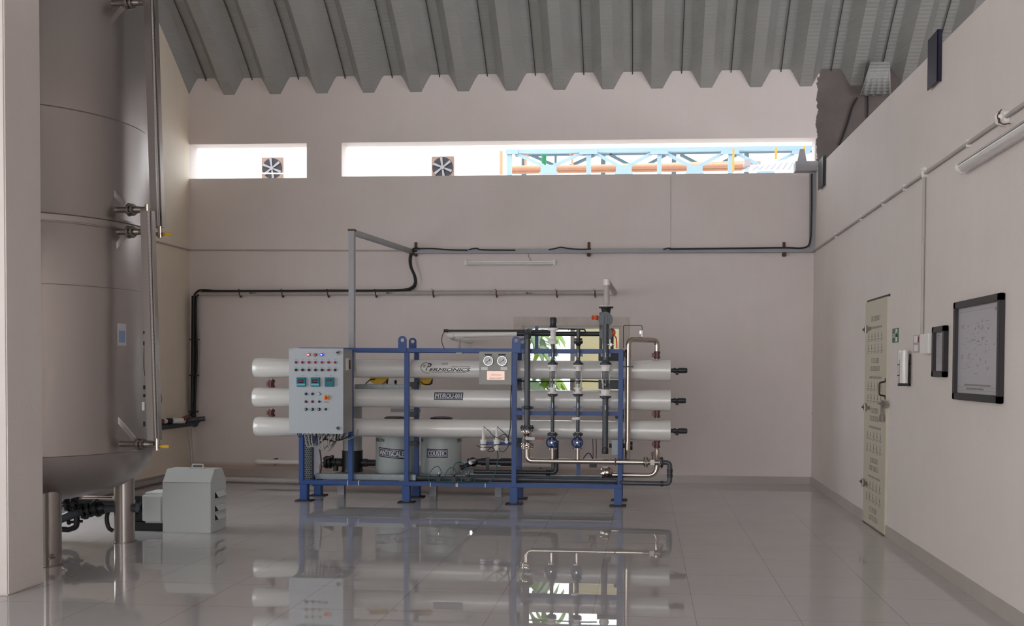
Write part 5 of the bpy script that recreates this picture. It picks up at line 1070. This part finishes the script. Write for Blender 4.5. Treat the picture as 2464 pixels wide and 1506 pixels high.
# ------------------------------------------------------------------ pump and cover beside the tank
b0, b1, b2 = FL(391, 1281), FL(507, 1283), FL(555, 1272)
Yb0, Yb1 = (b0.y+b1.y)/2, (b0.y+b1.y)/2+0.33; X0, X1_ = b0.x, b1.x
zsh = W(450, 1161, Yb0).z; ztp = W(450, 1128, Yb0+0.1).z
cv = thing('pump_cover', 'pale grey sheet metal cover with chamfered top, louvres and a carrying handle', 'pump cover', ((X0+X1_)/2, (Yb0+Yb1)/2, 0))
m = MB(); m.prism([(Yb0, 0.0), (Yb0, zsh), (Yb0+0.085, ztp), (Yb1-0.085, ztp), (Yb1, zsh), (Yb1, 0.0)], 0, X0, X1_); m.build('body', 'box', cv, bevel=0.004)
m = MB(); 
for i in range(3):
    z_ = W(530, (1190, 1222, 1243)[i], (Yb0+Yb1)/2).z; y0_, y1_ = Yb0+0.09, Yb1-0.05
    m = MB(); m.add([(X1_+0.001, y0_, z_+0.03), (X1_+0.001, y1_, z_+0.03), (X1_+0.001, y1_, z_-0.025), (X1_+0.001, y0_, z_-0.025)], [(0, 1, 2, 3)]); h_ = m.build('louvre_opening', 'black', cv)
    m = MB(); m.add([(X1_+0.002, y0_+0.005, z_+0.032), (X1_+0.002, y1_, z_+0.032), (X1_+0.030, y1_, z_-0.015), (X1_+0.030, y0_+0.01, z_-0.015), (X1_+0.001, y1_, z_-0.015)], [(0, 1, 2, 3), (1, 4, 2)]); m.build('louvre_blade', 'box', h_)
m = MB(); hx0, hx1 = W(463, 1128, Yb0+0.16).x, W(489, 1128, Yb0+0.16).x; m.tube([(hx0, Yb0+0.16, ztp), (hx0, Yb0+0.16, ztp+0.036), (hx1, Yb0+0.16, ztp+0.036), (hx1, Yb0+0.16, ztp)], 0.006, 0.01, n=8); m.box(((hx0+hx1)/2, Yb0+0.16, ztp+0.004), (0.14, 0.05, 0.006)); m.build('carry_handle', 'box', cv)
m = MB(); m.box2((X0-0.001, Yb0-0.001, zsh-0.002), (X1_+0.001, Yb0+0.001, zsh+0.001)); m.build('fold_seam', 'panelside', cv)
pu = thing('transfer_pump', 'pale grey pump motor end with black pump head between tank leg and metal cover', 'pump', (X0-0.2, Yb0+0.16, 0))
Ym = Yb0+0.17; a = rect(355, 1181, 392, 1256, Ym); r = (a[3]-a[2])/2; zc_ = (a[2]+a[3])/2
m = MB(); m.box2((a[0]+0.01, Ym-r, a[2]), (X0-0.002, Ym+r, a[3])); m.build('motor_bell', 'box', pu, bevel=0.03)
m = MB(); a2 = rect(322, 1196, 356, 1246, Ym); m.lathe([(0.07, 0), (0.095, 0.02), (0.085, 0.05), (0.095, 0.07), (0.07, 0.11), (0.08, 0.13)], (a2[0]-0.02, Ym, zc_-0.0), (1, 0, 0), 24); m.box2((a2[0]+0.02, Ym-0.06, zc_-0.13), (a2[1]-0.02, Ym+0.05, zc_+0.1)); m.build('pump_head', 'black', pu, bevel=0.006)
m = MB(); m.box2((W(322, 1268, Ym).x, Ym-0.12, 0.0), (X0-0.002, Ym+0.14, 0.075)); m.build('base_frame', 'black', pu, bevel=0.004)
uh = thing('suction_pipework', 'dark flanged pipework running low beneath the steel tank to the pump', 'pipe', W(230, 1225, 7.9))
Yu = 8.0; q = lambda a_, b_, Y_=Yu: W(a_, b_, Y_)
m = MB(); m.tube([q(120, 1258), q(190, 1232), q(232, 1222), q(330, 1222)], 0.038, n=16); m.tube([q(140, 1212), q(200, 1208), q(280, 1212)], 0.026, n=16); m.build('pipe', 'upvc', uh)
m = MB()
for px, py, r_ in ((203, 1229, 0.074), (216, 1226, 0.066), (234, 1222, 0.078), (163, 1213, 0.06), (182, 1210, 0.062)): c = q(px, py); m.flange(c, (1, 0.15, 0.25), r_, 0.03, 6)
m.sphere(q(243, 1222), 0.06); m.build('flange', 'black', uh)
m = MB(); m.tube([q(120, 1272), q(165, 1274), q(184, 1268), q(185, 1248), q(185, 1236)], 0.024, 0.04, n=14); m.cyl(q(168, 1256), q(198, 1254), 0.012); m.sphere(q(166, 1257), 0.02); m.build('drain_elbow', 'black', uh)
m = MB(); m.smooth([q(268, 1222, 8.1), q(259, 1234, 8.1), q(257, 1252, 8.1), q(262, 1270, 8.1), q(272, 1277, 8.1)], 0.018, 12); m.build('hose', 'black', uh)
m = MB(); m.cyl(q(198, 1196, 8.3), q(272, 1197, 8.3), 0.014); m.cyl(q(140, 1208, 8.2), q(170, 1215, 8.2), 0.012); lab(m.build('thin_pipe', 'ss', uh), 'bright stainless thin pipe')
# floor bolts near the legs
# cable clips on the tank gauge side
gc = thing('gauge_cable', 'thin dark cable with clips hanging between tank shell and lower level gauge', 'cable', W(348, 900, 6.95)); q = lambda a_, b_: W(a_, b_, 7.2)
m = MB(); m.smooth([q(349, 790), q(347, 830), q(346, 880), q(349, 905)], 0.003); m.build('cable', 'cable', gc); m = MB()
for py, h_ in ((800, 7), (826, 10), (932, 10), (952, 8), (1020, 12)): c = q(347, py); m.box(c, (0.012, 0.012, S(h_, 6.95)))
m.build('clips', 'black', gc); m = MB(); c = q(346, 977); m.box(c, (0.02, 0.02, S(22, 6.95))); lab(m.build('end_tag', 'tube', gc), 'white end tag')
# ------------------------------------------------------------------ things on the right wall
def rbox(m, x0, y0, x1, y1, d, X=XR, off=0.0):
    a, b = RW(x0, (y0+y1)/2, X-d), RW(x1, (y0+y1)/2, X-d); c = RW((x0+x1)/2, y0, X-d); e = RW((x0+x1)/2, y1, X-d)
    m.box2((X-d, b.y, e.z), (X-off, a.y, c.z)); return (a.y, b.y, e.z, c.z)
def wall_frame(x0, y0, x1, y1, label, border, kind):
    t_ = thing('picture_frame', label, 'frame', (XR, RW((x0+x1)/2, y1[0]).y, RW((x0+x1)/2, y1[0]).z))
    D = 0.035; X = XR-D
    ya_, yb_ = RW(x0, 840, X).y, RW(x1, 840, X).y; zb2, zt_2 = (RW(x0, y1[0], X).z+RW(x1, y1[1], X).z)/2, (RW(x0, y0[0], X).z+RW(x1, y0[1], X).z)/2
    m = MB(); B = border
    for q in ((ya_, yb_, zt_2-B, zt_2), (ya_, yb_, zb2, zb2+B), (ya_, ya_-B, zb2, zt_2), (yb_+B, yb_, zb2, zt_2)): m.box2((X, q[1], q[2]), (XR-0.003, q[0], q[3]))
    m.build('moulding', 'frame', t_, bevel=0.004)
    m = MB(); m.box2((XR-0.012, yb_+B, zb2+B), (XR-0.004, ya_-B, zt_2-B)); p = m.build('sheet', 'paper', t_)
    m = MB(); W_, H_ = (ya_-yb_-2*B), (zt_2-zb2-2*B); y0_ = ya_-B; z0_ = zb2+B; Xp = XR-0.0125
    def mark(u, v, w, h): m.box((Xp, y0_-u*W_, z0_+v*H_), (0.001, w*W_, h*H_))
    random.seed(5)
    if kind == 'diagram':
        for v in (0.95, 0.075): mark(0.5, v, 0.94, 0.0025)
        mark(0.5, 0.035, 0.94, 0.0025)
        for i in range(34): mark(0.19+i*0.0185, 0.098, 0.011, 0.020)
        for i in range(24): mark(0.24+i*0.0175, 0.055, 0.011, 0.020)
        for (u, v, n_) in ((.12, .80, 5), (.12, .45, 6), (.28, .46, 5), (.74, .30, 3), (.5, .33, 3), (.52, .78, 5), (.60, .77, 6)):
            for k in range(n_): mark(u+random.uniform(-.01, .01), v-k*0.010, random.uniform(.03, .06), 0.004)
        for i in range(52):
            u, v = random.gauss(0.48, 0.2), random.gauss(0.55, 0.17)
            if not (0.07 < u < 0.9 and 0.2 < v < 0.88): continue
            if random.random() < .65: mark(u, v, random.uniform(.02, .10), 0.004)
            else: mark(u, v, 0.010, random.uniform(.01, .035))
        mark(0.90, 0.93, 0.03, 0.03)
    else:
        for i in range(26): mark(0.45+random.uniform(-.02, .02), 0.88-i*0.028, random.uniform(.4, .75), 0.006)
        mark(0.25, 0.92, 0.18, 0.03)
    m.build('print', 'faint', p)
wall_frame(2292, (728, 705), 2404, (961, 971), 'large dark speckled frame holding a process diagram sheet', 0.048, 'diagram')
wall_frame(2241, (786, 784), 2271, (906, 908), 'small dark frame holding a printed notice, between switch box and large framed diagram', 0.045, 'text')
# exit sign
es = thing('exit_sign', 'small green and white exit sign plate beside the door', 'sign', RW(2153, 824)); m = MB(); yy = rbox(m, 2147, 790, 2160, 824, 0.008); m.build('plate', 'green', es)
y0_, y1_, z0_, z1_ = yy; m = MB(); w = y0_-y1_; h = z1_-z0_; Xs = XR-0.0085
m.box2((Xs, y1_+w*.06, z0_+h*.36), (Xs+0.001, y0_-w*.06, z0_+h*.62)); m.box2((Xs, y1_+w*.06, z0_+h*.06), (Xs+0.001, y1_+w*.40, z0_+h*.94)); pq = m.build('white_panel', 'white', es)
m = MB(); put_text(m, rmap(Xs-0.0006, (y0_+y1_)/2+w*0.15, z0_+h*.49), text_mesh('EXIT', h*.24, bold=0.001, width=w*.5), 0.0)
c = Vector((0, y1_+w*.22, z0_+h*.8)); m.box((Xs-0.0006, c.y, c.z), (0.001, w*.07, h*.08)); m.box((Xs-0.0006, c.y, c.z-h*.16), (0.001, w*.12, h*.16)); m.beam((Xs-0.0006, c.y+w*.05, c.z-h*.24), (Xs-0.0006, c.y+w*.12, c.z-h*.42), 0.001, h*.05, up=(1, 0, 0)); m.beam((Xs-0.0006, c.y-w*.02, c.z-h*.24), (Xs-0.0006, c.y-w*.1, c.z-h*.42), 0.001, h*.05, up=(1, 0, 0)); m.build('sign_print', 'green', es)
# leaflet holder
lh = thing('leaflet_rack', 'wire leaflet rack stuffed with rolled white papers beside the exit sign', 'rack', RW(2178, 935)); X = XR-0.10
ya_, yb_ = RW(2162, 890, X).y, RW(2190, 890, XR).y; zlo, zhi = RW(2175, 930, X).z, RW(2175, 842, X).z
m = MB(); m.box2((X, yb_, zlo), (XR-0.002, ya_, zlo+0.025)); m.box2((XR-0.012, yb_, zlo), (XR-0.002, ya_, zhi-0.03)); m.box2((X+0.01, yb_-0.004, zlo), (XR, yb_+0.006, zhi-0.08)); m.build('back_tray', 'frame', lh)
m = MB()
for f_ in (0.30, 0.60): z_ = zlo+(zhi-zlo)*f_; m.tube([(XR, ya_, z_+0.01), (X-0.004, ya_, z_), (X-0.004, yb_, z_), (XR, yb_, z_+0.01)], 0.004, 0.01, n=6)
m.build('wire', 'black', lh)
for i in range(4):
    y_ = ya_-0.035-i*(ya_-yb_-0.07)/3; m = MB(); r_ = 0.028+0.004*(i % 2); zz_ = zhi-0.015*((i*2) % 3); x_ = X+0.04
    m.lathe([(r_, zlo+0.026), (r_*1.05, zlo+0.2), (r_*0.95, zz_), (r_*0.9, zz_), (r_*0.8, zz_-0.01)], (x_, y_, 0), n=14); tag(m.build('paper_roll', 'tube'), ('rolled white paper farthest along the wire rack, next to the exit sign side', 'rolled white paper second from the exit sign side of the wire rack', 'rolled white paper second from the switch box side of the wire rack', 'rolled white paper nearest the switch box end of the wire rack')[i], 'paper', 'rolled papers in the wire rack')
# switches
sb = thing('switch_box', 'white surface switch box under the vertical conduit', 'switch box', RW(2223, 852)); m = MB(); rbox(m, 2213, 803, 2233, 851, 0.05); m.build('box', 'pvc', sb, bevel=0.004)
s2 = thing('switch_plate', 'flush white double switch plate with a red mark beside the switch box', 'switch plate', RW(2205, 850)); m = MB(); rbox(m, 2197, 806, 2212, 848, 0.008); pt_ = m.build('plate', 'pvcold', s2, bevel=0.002)
m = MB(); rbox(m, 2208, 810, 2210, 824, 0.012); lab(m.build('indicator', 'red', s2), 'red indicator strip'); 
for y_ in ((808, 824), (830, 845)): m = MB(); rbox(m, 2199, y_[0], 2207, y_[1], 0.012); m.build('socket_face', 'pvc', s2, bevel=0.002)
# conduits
zc1 = RW(2229, 418).z; m_ = thing('wall_conduit', 'painted conduit running level along the right wall above the door and frames', 'conduit', (XR, 8, zc1))
m = MB(); Xc = XR-0.016; m.cyl((Xc, YB, zc1), (Xc, 2.5, zc1), 0.0125); m.build('tube', 'pvcold', m_)
m = MB()
for px in (2015, 2075, 2128, 2180, 2332): y_ = RW(px, 500).y; m = MB(); m.box((XR-0.01, y_, zc1), (0.03, 0.02, 0.05)); m.build('clip', 'pvc', m_)
y_ = RW(2229, 420).y; m = MB(); m.cyl((XR-0.03, y_, zc1), (XR, y_, zc1), 0.032); m.box((XR-0.02, y_, zc1+0.035), (0.03, 0.05, 0.02)); m.build('tee_box', 'pvc', m_)
vd = thing('wall_conduit', 'painted conduit dropping from the level one to the white switch box', 'conduit', (XR, y_, 1.8)); m = MB(); m.cyl((Xc, y_, zc1-0.03), (Xc, y_, RW(2225, 803, XR-0.02).z), 0.0115); m.build('tube', 'pvcold', vd)
rj = thing('round_fitting', 'round white conduit junction fitting with dark wires above the wall tube lamp', 'fitting', RW(2405, 300)); c = RW(2405, 300, XR-0.04)
m = MB(); m.lathe([(0.05, 0), (0.05, 0.03), (0.035, 0.055), (0.01, 0.06)], (XR, c.y, zc1), (-1, 0, 0), 24); m.sphere((XR-0.05, c.y-0.03, zc1), 0.03); m.build('body', 'pvc', rj)
m = MB(); m.smooth([(XR-0.05, c.y-0.06, zc1+0.04), (XR-0.07, c.y-0.05, zc1), (XR-0.05, c.y-0.07, zc1-0.05), (XR-0.02, c.y-0.12, zc1-0.06)], 0.004); m.cyl((XR-0.06, c.y-0.05, zc1+0.03), (XR-0.06, c.y-0.05, zc1-0.04), 0.006); m.build('wires', 'rust', rj)
yl = RW(2315, 403, XR-0.05).y; zl_ = RW(2315, 403, XR-0.05).z; tl = thing('tube_lamp', 'long unlit tube lamp on the right wall running out of view', 'lamp', (XR, yl-0.6, zl_))
m = MB(); m.cyl((XR-0.05, yl, zl_), (XR-0.05, yl-1.22, zl_), 0.040, n=24); m.box2((XR-0.06, yl-1.2, zl_-0.03), (XR, yl-0.02, zl_+0.03)); m.build('housing', 'tube', tl); m = MB(); m.lathe([(0.046, 0), (0.046, 0.04), (0.04, 0.05)], (XR-0.05, yl+0.01, zl_), (0, -1, 0), 24); m.build('end_cap', 'pvc', tl)
m = MB(); m.cyl((XR-0.088, yl-0.04, zl_+0.012), (XR-0.088, yl-1.2, zl_+0.012), 0.008); m.build('tube', 'chrome', tl)
# black steel stubs hanging over the partition
for (x0, y0, x1, y1, lb) in ((2234, 97, 2256, 195, 'black steel channel stub fixed over the top edge of the right wall'), (1970, 388, 1981, 446, 'dark steel stub at the far end of the right wall top beside the grey bracket')):
    m = MB(); a, b = RW(x0, y0, XR-0.03), RW(x1, y1, XR-0.03); m.box2((XR-0.035, b.y, b.z), (XR-0.025, a.y, a.z)); m.box2((XR-0.035, b.y, b.z), (XR-0.0, b.y+0.012, a.z))
    tag(m.build('steel_stub', 'navy' if x0 > 2000 else 'upvc2', bevel=0.002), lb, 'steel stub')
wtube('cable', [(2063, 235, 12.97), (2050, 260, 12.97), (2038, 300, 12.97), (2020, 350, 12.97)], 0.012, 'cable', 'dark cable sagging on the bare concrete above the right wall, nearer its painted edge', 'cable', Y=12.97, smooth=True)
wtube('cable', [(2087, 228), (2088, 255), (2087, 285)], 0.010, 'cable', 'short upright dark cable on the bare concrete under the roof edge', 'cable', Y=12.97)
m = MB(); a = rect(2070, 200, 2144, 228, 12.85); n_ = 14; vs = []
for i in range(n_+1):
    x_ = a[0]+(a[1]-a[0])*i/n_; xm_ = (a[0]+a[1])/2; vs += [(xm_+(x_-xm_)*0.62, 12.62, a[3]+0.20), (x_, 12.86+0.02*math.sin(i*2.1), a[2]+0.012*math.sin(i*1.7))]
m.add(vs, [(2*i, 2*i+1, 2*i+3, 2*i+2) for i in range(n_)]); sf = m.build('roof_flashing', M['roof']); md = sf.modifiers.new('thickness', 'SOLIDIFY'); md.thickness = 0.004; tag(sf, 'crimped metal flashing lip under the roof above the bare concrete', 'flashing')

# ------------------------------------------------------------------ outdoors
gr = MB(); gr.box2((-30, YB+TH, -0.3), (30, 45, -0.1)); struct('ground', gr, 'ground')
YF_ = 19.0
fx1 = W(1203, 400, YF_).x
fa = MB(); fa.box2((-24, YF_, -0.1), (fx1, YF_+0.3, 12)); fb = fa; tag(fb.build('white_building', 'facade'), 'sunlit white building wall seen through the clerestory slots', 'building')
for i, (x0, x1, yc_) in enumerate(((630, 683, 406), (1039, 1093, 404))):
    Y = YF_-0.02; c = W((x0+x1)/2, yc_, Y); w = S(x1-x0, Y)/2
    t_ = thing('exhaust_fan', ('exhaust fan in the white building seen through the short clerestory slot', 'exhaust fan in the white building seen through the long clerestory slot')[i], 'fan', (c.x, Y, c.z-w), 'exhaust fans in the white building')
    m = MB(); m.box2((c.x-w, Y-0.03, c.z-w), (c.x+w, Y, c.z+w)); m.build('surround', 'fanframe', t_)
    m = MB(); m.cyl((c.x, Y-0.035, c.z), (c.x, Y-0.028, c.z), w*0.94, n=36); m.build('recess', 'fandark', t_)
    m = MB()
    for k in range(6):
        an = PI/2+k*PI/3+0.1; d = Vector((math.cos(an), 0, math.sin(an))); m.beam(Vector((c.x, Y-0.05, c.z))+d*w*.12, Vector((c.x, Y-0.05, c.z))+d*w*.92, 0.012, w*0.24, up=(0, 1, 0)) if False else m.prism([(c.x+d.x*w*.1-d.z*w*.07, c.z+d.z*w*.1+d.x*w*.07), (c.x+d.x*w*.9-d.z*w*.15, c.z+d.z*w*.9+d.x*w*.15), (c.x+d.x*w*.9+d.z*w*.08, c.z+d.z*w*.9-d.x*w*.08), (c.x+d.x*w*.1+d.z*w*.07, c.z+d.z*w*.1-d.x*w*.07)], 1, Y-0.06, Y-0.045)
    m.cyl((c.x, Y-0.075, c.z), (c.x, Y-0.04, c.z), w*0.18); m.build('blades', 'fanblade', t_)
wtube('outdoor_wire', [(470, 412), (560, 414), (640, 417), (735, 418)], 0.012, 'pvcold', 'thin wire crossing outdoors low in the short clerestory slot', 'wire', Y=16.0, n=8)
def ob(m, x0, y0, x1, y1, Y, d=0.1): a = rect(x0, y0, x1, y1, Y); m.box2((a[0], Y-d/2, a[2]), (a[1], Y+d/2, a[3])); return m
m = MB(); ob(m, 1203, 364, 1210, 420, 18.9, 0.08); tag(m.build('corner_pipe', 'orangepipe'), 'orange-brown downpipe at the corner of the white building', 'pipe')
def truss(Y, dy, mt, label, x0=1218, x1=1960, pit=170, xo=0, gus=True, thick=1.0):
    t_ = thing('pipe_bridge_truss', label, 'truss', W(1600, 415, Y)); q = lambda a_, b_: W(a_, b_+dy, Y)
    m = MB(); m.beam(q(x0, 366), q(x1, 356), 0.08, 0.07*thick); m.beam(q(x0, 429), q(x1, 423), 0.08, 0.06); m.build('chord', mt, t_)
    posts = [x for x in (1224+xo, 1416+xo, 1586+xo, 1757+xo, 1928+xo) if x < x1]
    for i, px in enumerate(posts):
        m = MB(); ob(m, px-5, 368+dy, px+6, 426+dy if 0 < i < len(posts)-1 else 1100, Y, 0.09); m.build('post', mt, t_)
        if gus: m = MB(); ob(m, px-22 if i else px-5, 362+dy, px+22, 371+dy, Y-0.06, 0.02); m.build('gusset', mt, t_)
        if i < len(posts)-1:
            nx = posts[i+1]; mid = (px+nx)/2
            for a_, b_ in (((px+16, 369), (mid-12, 399)), ((nx-16, 368), (mid+12, 399))): m = MB(); m.beam(q(*a_), q(*b_), 0.05, 0.05*thick, up=(0, 1, 0)); m.build('diagonal', mt, t_)
            if gus: m = MB(); a = rect(mid-19, 397+dy, mid+19, 416+dy, Y-0.07); b = rect(mid-22, 414+dy, mid+22, 419+dy, Y-0.07); c_ = (a[1]-a[0])*0.14; m.prism([(a[0]+c_, a[3]), (a[1]-c_, a[3]), (a[1], a[3]-c_), (a[1], a[2]), (a[0], a[2]), (a[0], a[3]-c_)], 1, Y-0.09, Y-0.06); m.box2((b[0], Y-0.10, b[2]), (b[1], Y-0.05, b[3])); m.build('gusset', mt, t_)
truss(16.5, 0, 'truss', 'pale blue steel truss of the pipe bridge outdoors, nearest the slot')
truss(18.2, 3, 'truss2', 'blue-grey steel truss outdoors behind the pale blue one', x0=1240, xo=35, gus=False, thick=1.6)
for i, (y_, Y, x0, x1, r_) in enumerate(((403, 17.2, 1225, 1800, 0.045), (410, 17.3, 1225, 1790, 0.05), (397, 17.6, 1480, 1830, 0.035))):
    m = MB(); a, b = W(x0, y_+2, Y), W(x1, y_-6, Y); m.cyl(a, b, r_); tag(m.build('bridge_pipe', 'orangepipe'), ('upper orange-brown pipe on the bridge outdoors', 'lower orange-brown pipe on the bridge outdoors, the thickest', 'thin orange-brown pipe starting halfway along the bridge outdoors')[i], 'pipe', 'orange-brown pipes on the outdoor bridge')
for i, (x0, x1, y0, y1, mt, lb) in enumerate(((1303, 1315, 365, 398, 'greenpipe', 'bright green upright pipe outdoors behind the first truss bay'), (1334, 1340, 366, 398, 'truss2', 'dark green-grey upright outdoors beside the bright green pipe'), (1262, 1268, 365, 412, 'orangepipe', 'orange-brown upright pipe outdoors before the bright green one'), (1374, 1380, 365, 405, 'orangepipe', 'orange-brown upright pipe outdoors with a flanged elbow'), (1762, 1767, 358, 414, 'yellowpipe', 'yellow upright pipe outdoors at the fourth truss post'), (1864, 1870, 356, 382, 'yellowpipe', 'yellow upright pipe outdoors, shorter of the two past the fourth post'), (1932, 1939, 352, 372, 'yellowpipe', 'yellow upright pipe outdoors above the grey bracket gusset'))):
    m = MB(); Y = 17.8 if mt != 'yellowpipe' else 16.2; a = rect(x0, y0, x1, y1, Y); xm_ = (a[0]+a[1])/2; m.cyl((xm_, Y, a[2]), (xm_, Y, a[3]), (a[1]-a[0])/2)
    if i in (2, 3): m.cyl((xm_, Y, a[2]+0.25), (xm_, Y, a[2]+0.28), 0.06); m.cyl((xm_, Y, a[2]+0.31), (xm_, Y, a[2]+0.34), 0.06)
    tag(m.build('upright_pipe', mt), lb, 'pipe')
m = MB(); Y = 15.6; p = [W(1780, 412, Y), W(1800, 402, Y), W(1926, 376, Y), W(1960, 366, Y), W(1960, 408, Y)]
m.prism([(v.x, v.z) for v in p], 1, Y, Y+0.05)
for k in range(9): a_ = W(1812+k*14, 405, Y-0.02); b_ = W(1826+k*14, 396-k*2.2, Y-0.02); m.beam(a_, b_, 0.02, 0.02)
tag(m.build('lean_to_roof', 'sheet'), 'white corrugated lean-to roof edge outdoors low at the slot end', 'roof')
m = MB(); ob(m, 1790, 386, 1805, 400, 15.5, 0.15); tag(m.build('vent_cowl', 'tray'), 'small grey vent cowl outdoors at the tip of the white lean-to roof', 'vent')
# seen through the low window
m = MB(); m.box2((W(1384, 860, 15.6).x, 15.6, -0.1), (W(1520, 860, 15.6).x+0.6, 15.8, W(1400, 790, 15.6).z)); tag(m.build('beige_wall', 'facade2'), 'beige outdoor wall behind the right pane of the low window', 'wall')
def plant(px, Y, n_, h0, h1, mt, label, seed):
    random.seed(seed); c = W(px, 880, Y); t_ = thing('banana_plant', label, 'plant', (c.x, Y, -0.1), 'plants outside the low window'); m = MB(); m.cyl((c.x, Y, -0.1), (c.x, Y, h0), 0.03); m.build('stem', mt, t_)
    m = MB()
    for i in range(n_):
        an = random.uniform(0, 2*PI); L = random.uniform(0.3, 0.55); w = random.uniform(0.05, 0.085); b_ = Vector((c.x, Y, random.uniform(h0*0.6, h1))); d = Vector((math.cos(an), math.sin(an), 0)); s_ = Vector((-d.y, d.x, 0)); vs = []
        for k in range(7):
            q = k/6; p = b_+d*L*q*0.8+Vector((0, 0, L*(0.5*q-1.1*q*q))); ww = w*math.sin(PI*min(0.98, q*0.9+0.08)); vs += [p-s_*ww, p+Vector((0, 0, 0.01)), p+s_*ww]
        m.add(vs, [f for k in range(6) for f in ((3*k, 3*k+1, 3*k+4, 3*k+3), (3*k+1, 3*k+2, 3*k+5, 3*k+4))])
    o = m.build('leaves', mt, t_); return t_
plant(1285, 14.4, 26, 1.6, 2.4, 'leaf2', 'grey-green leafy plant outside the low window, hard against its frame', 1)
plant(1322, 14.7, 24, 1.5, 2.5, 'leaf', 'bright green leafy plant outside the low window, beside the grey-green one', 2)
plant(1300, 15.2, 22, 1.2, 2.2, 'leaf', 'smaller bright leafy plant behind the other plants outside the window', 4)
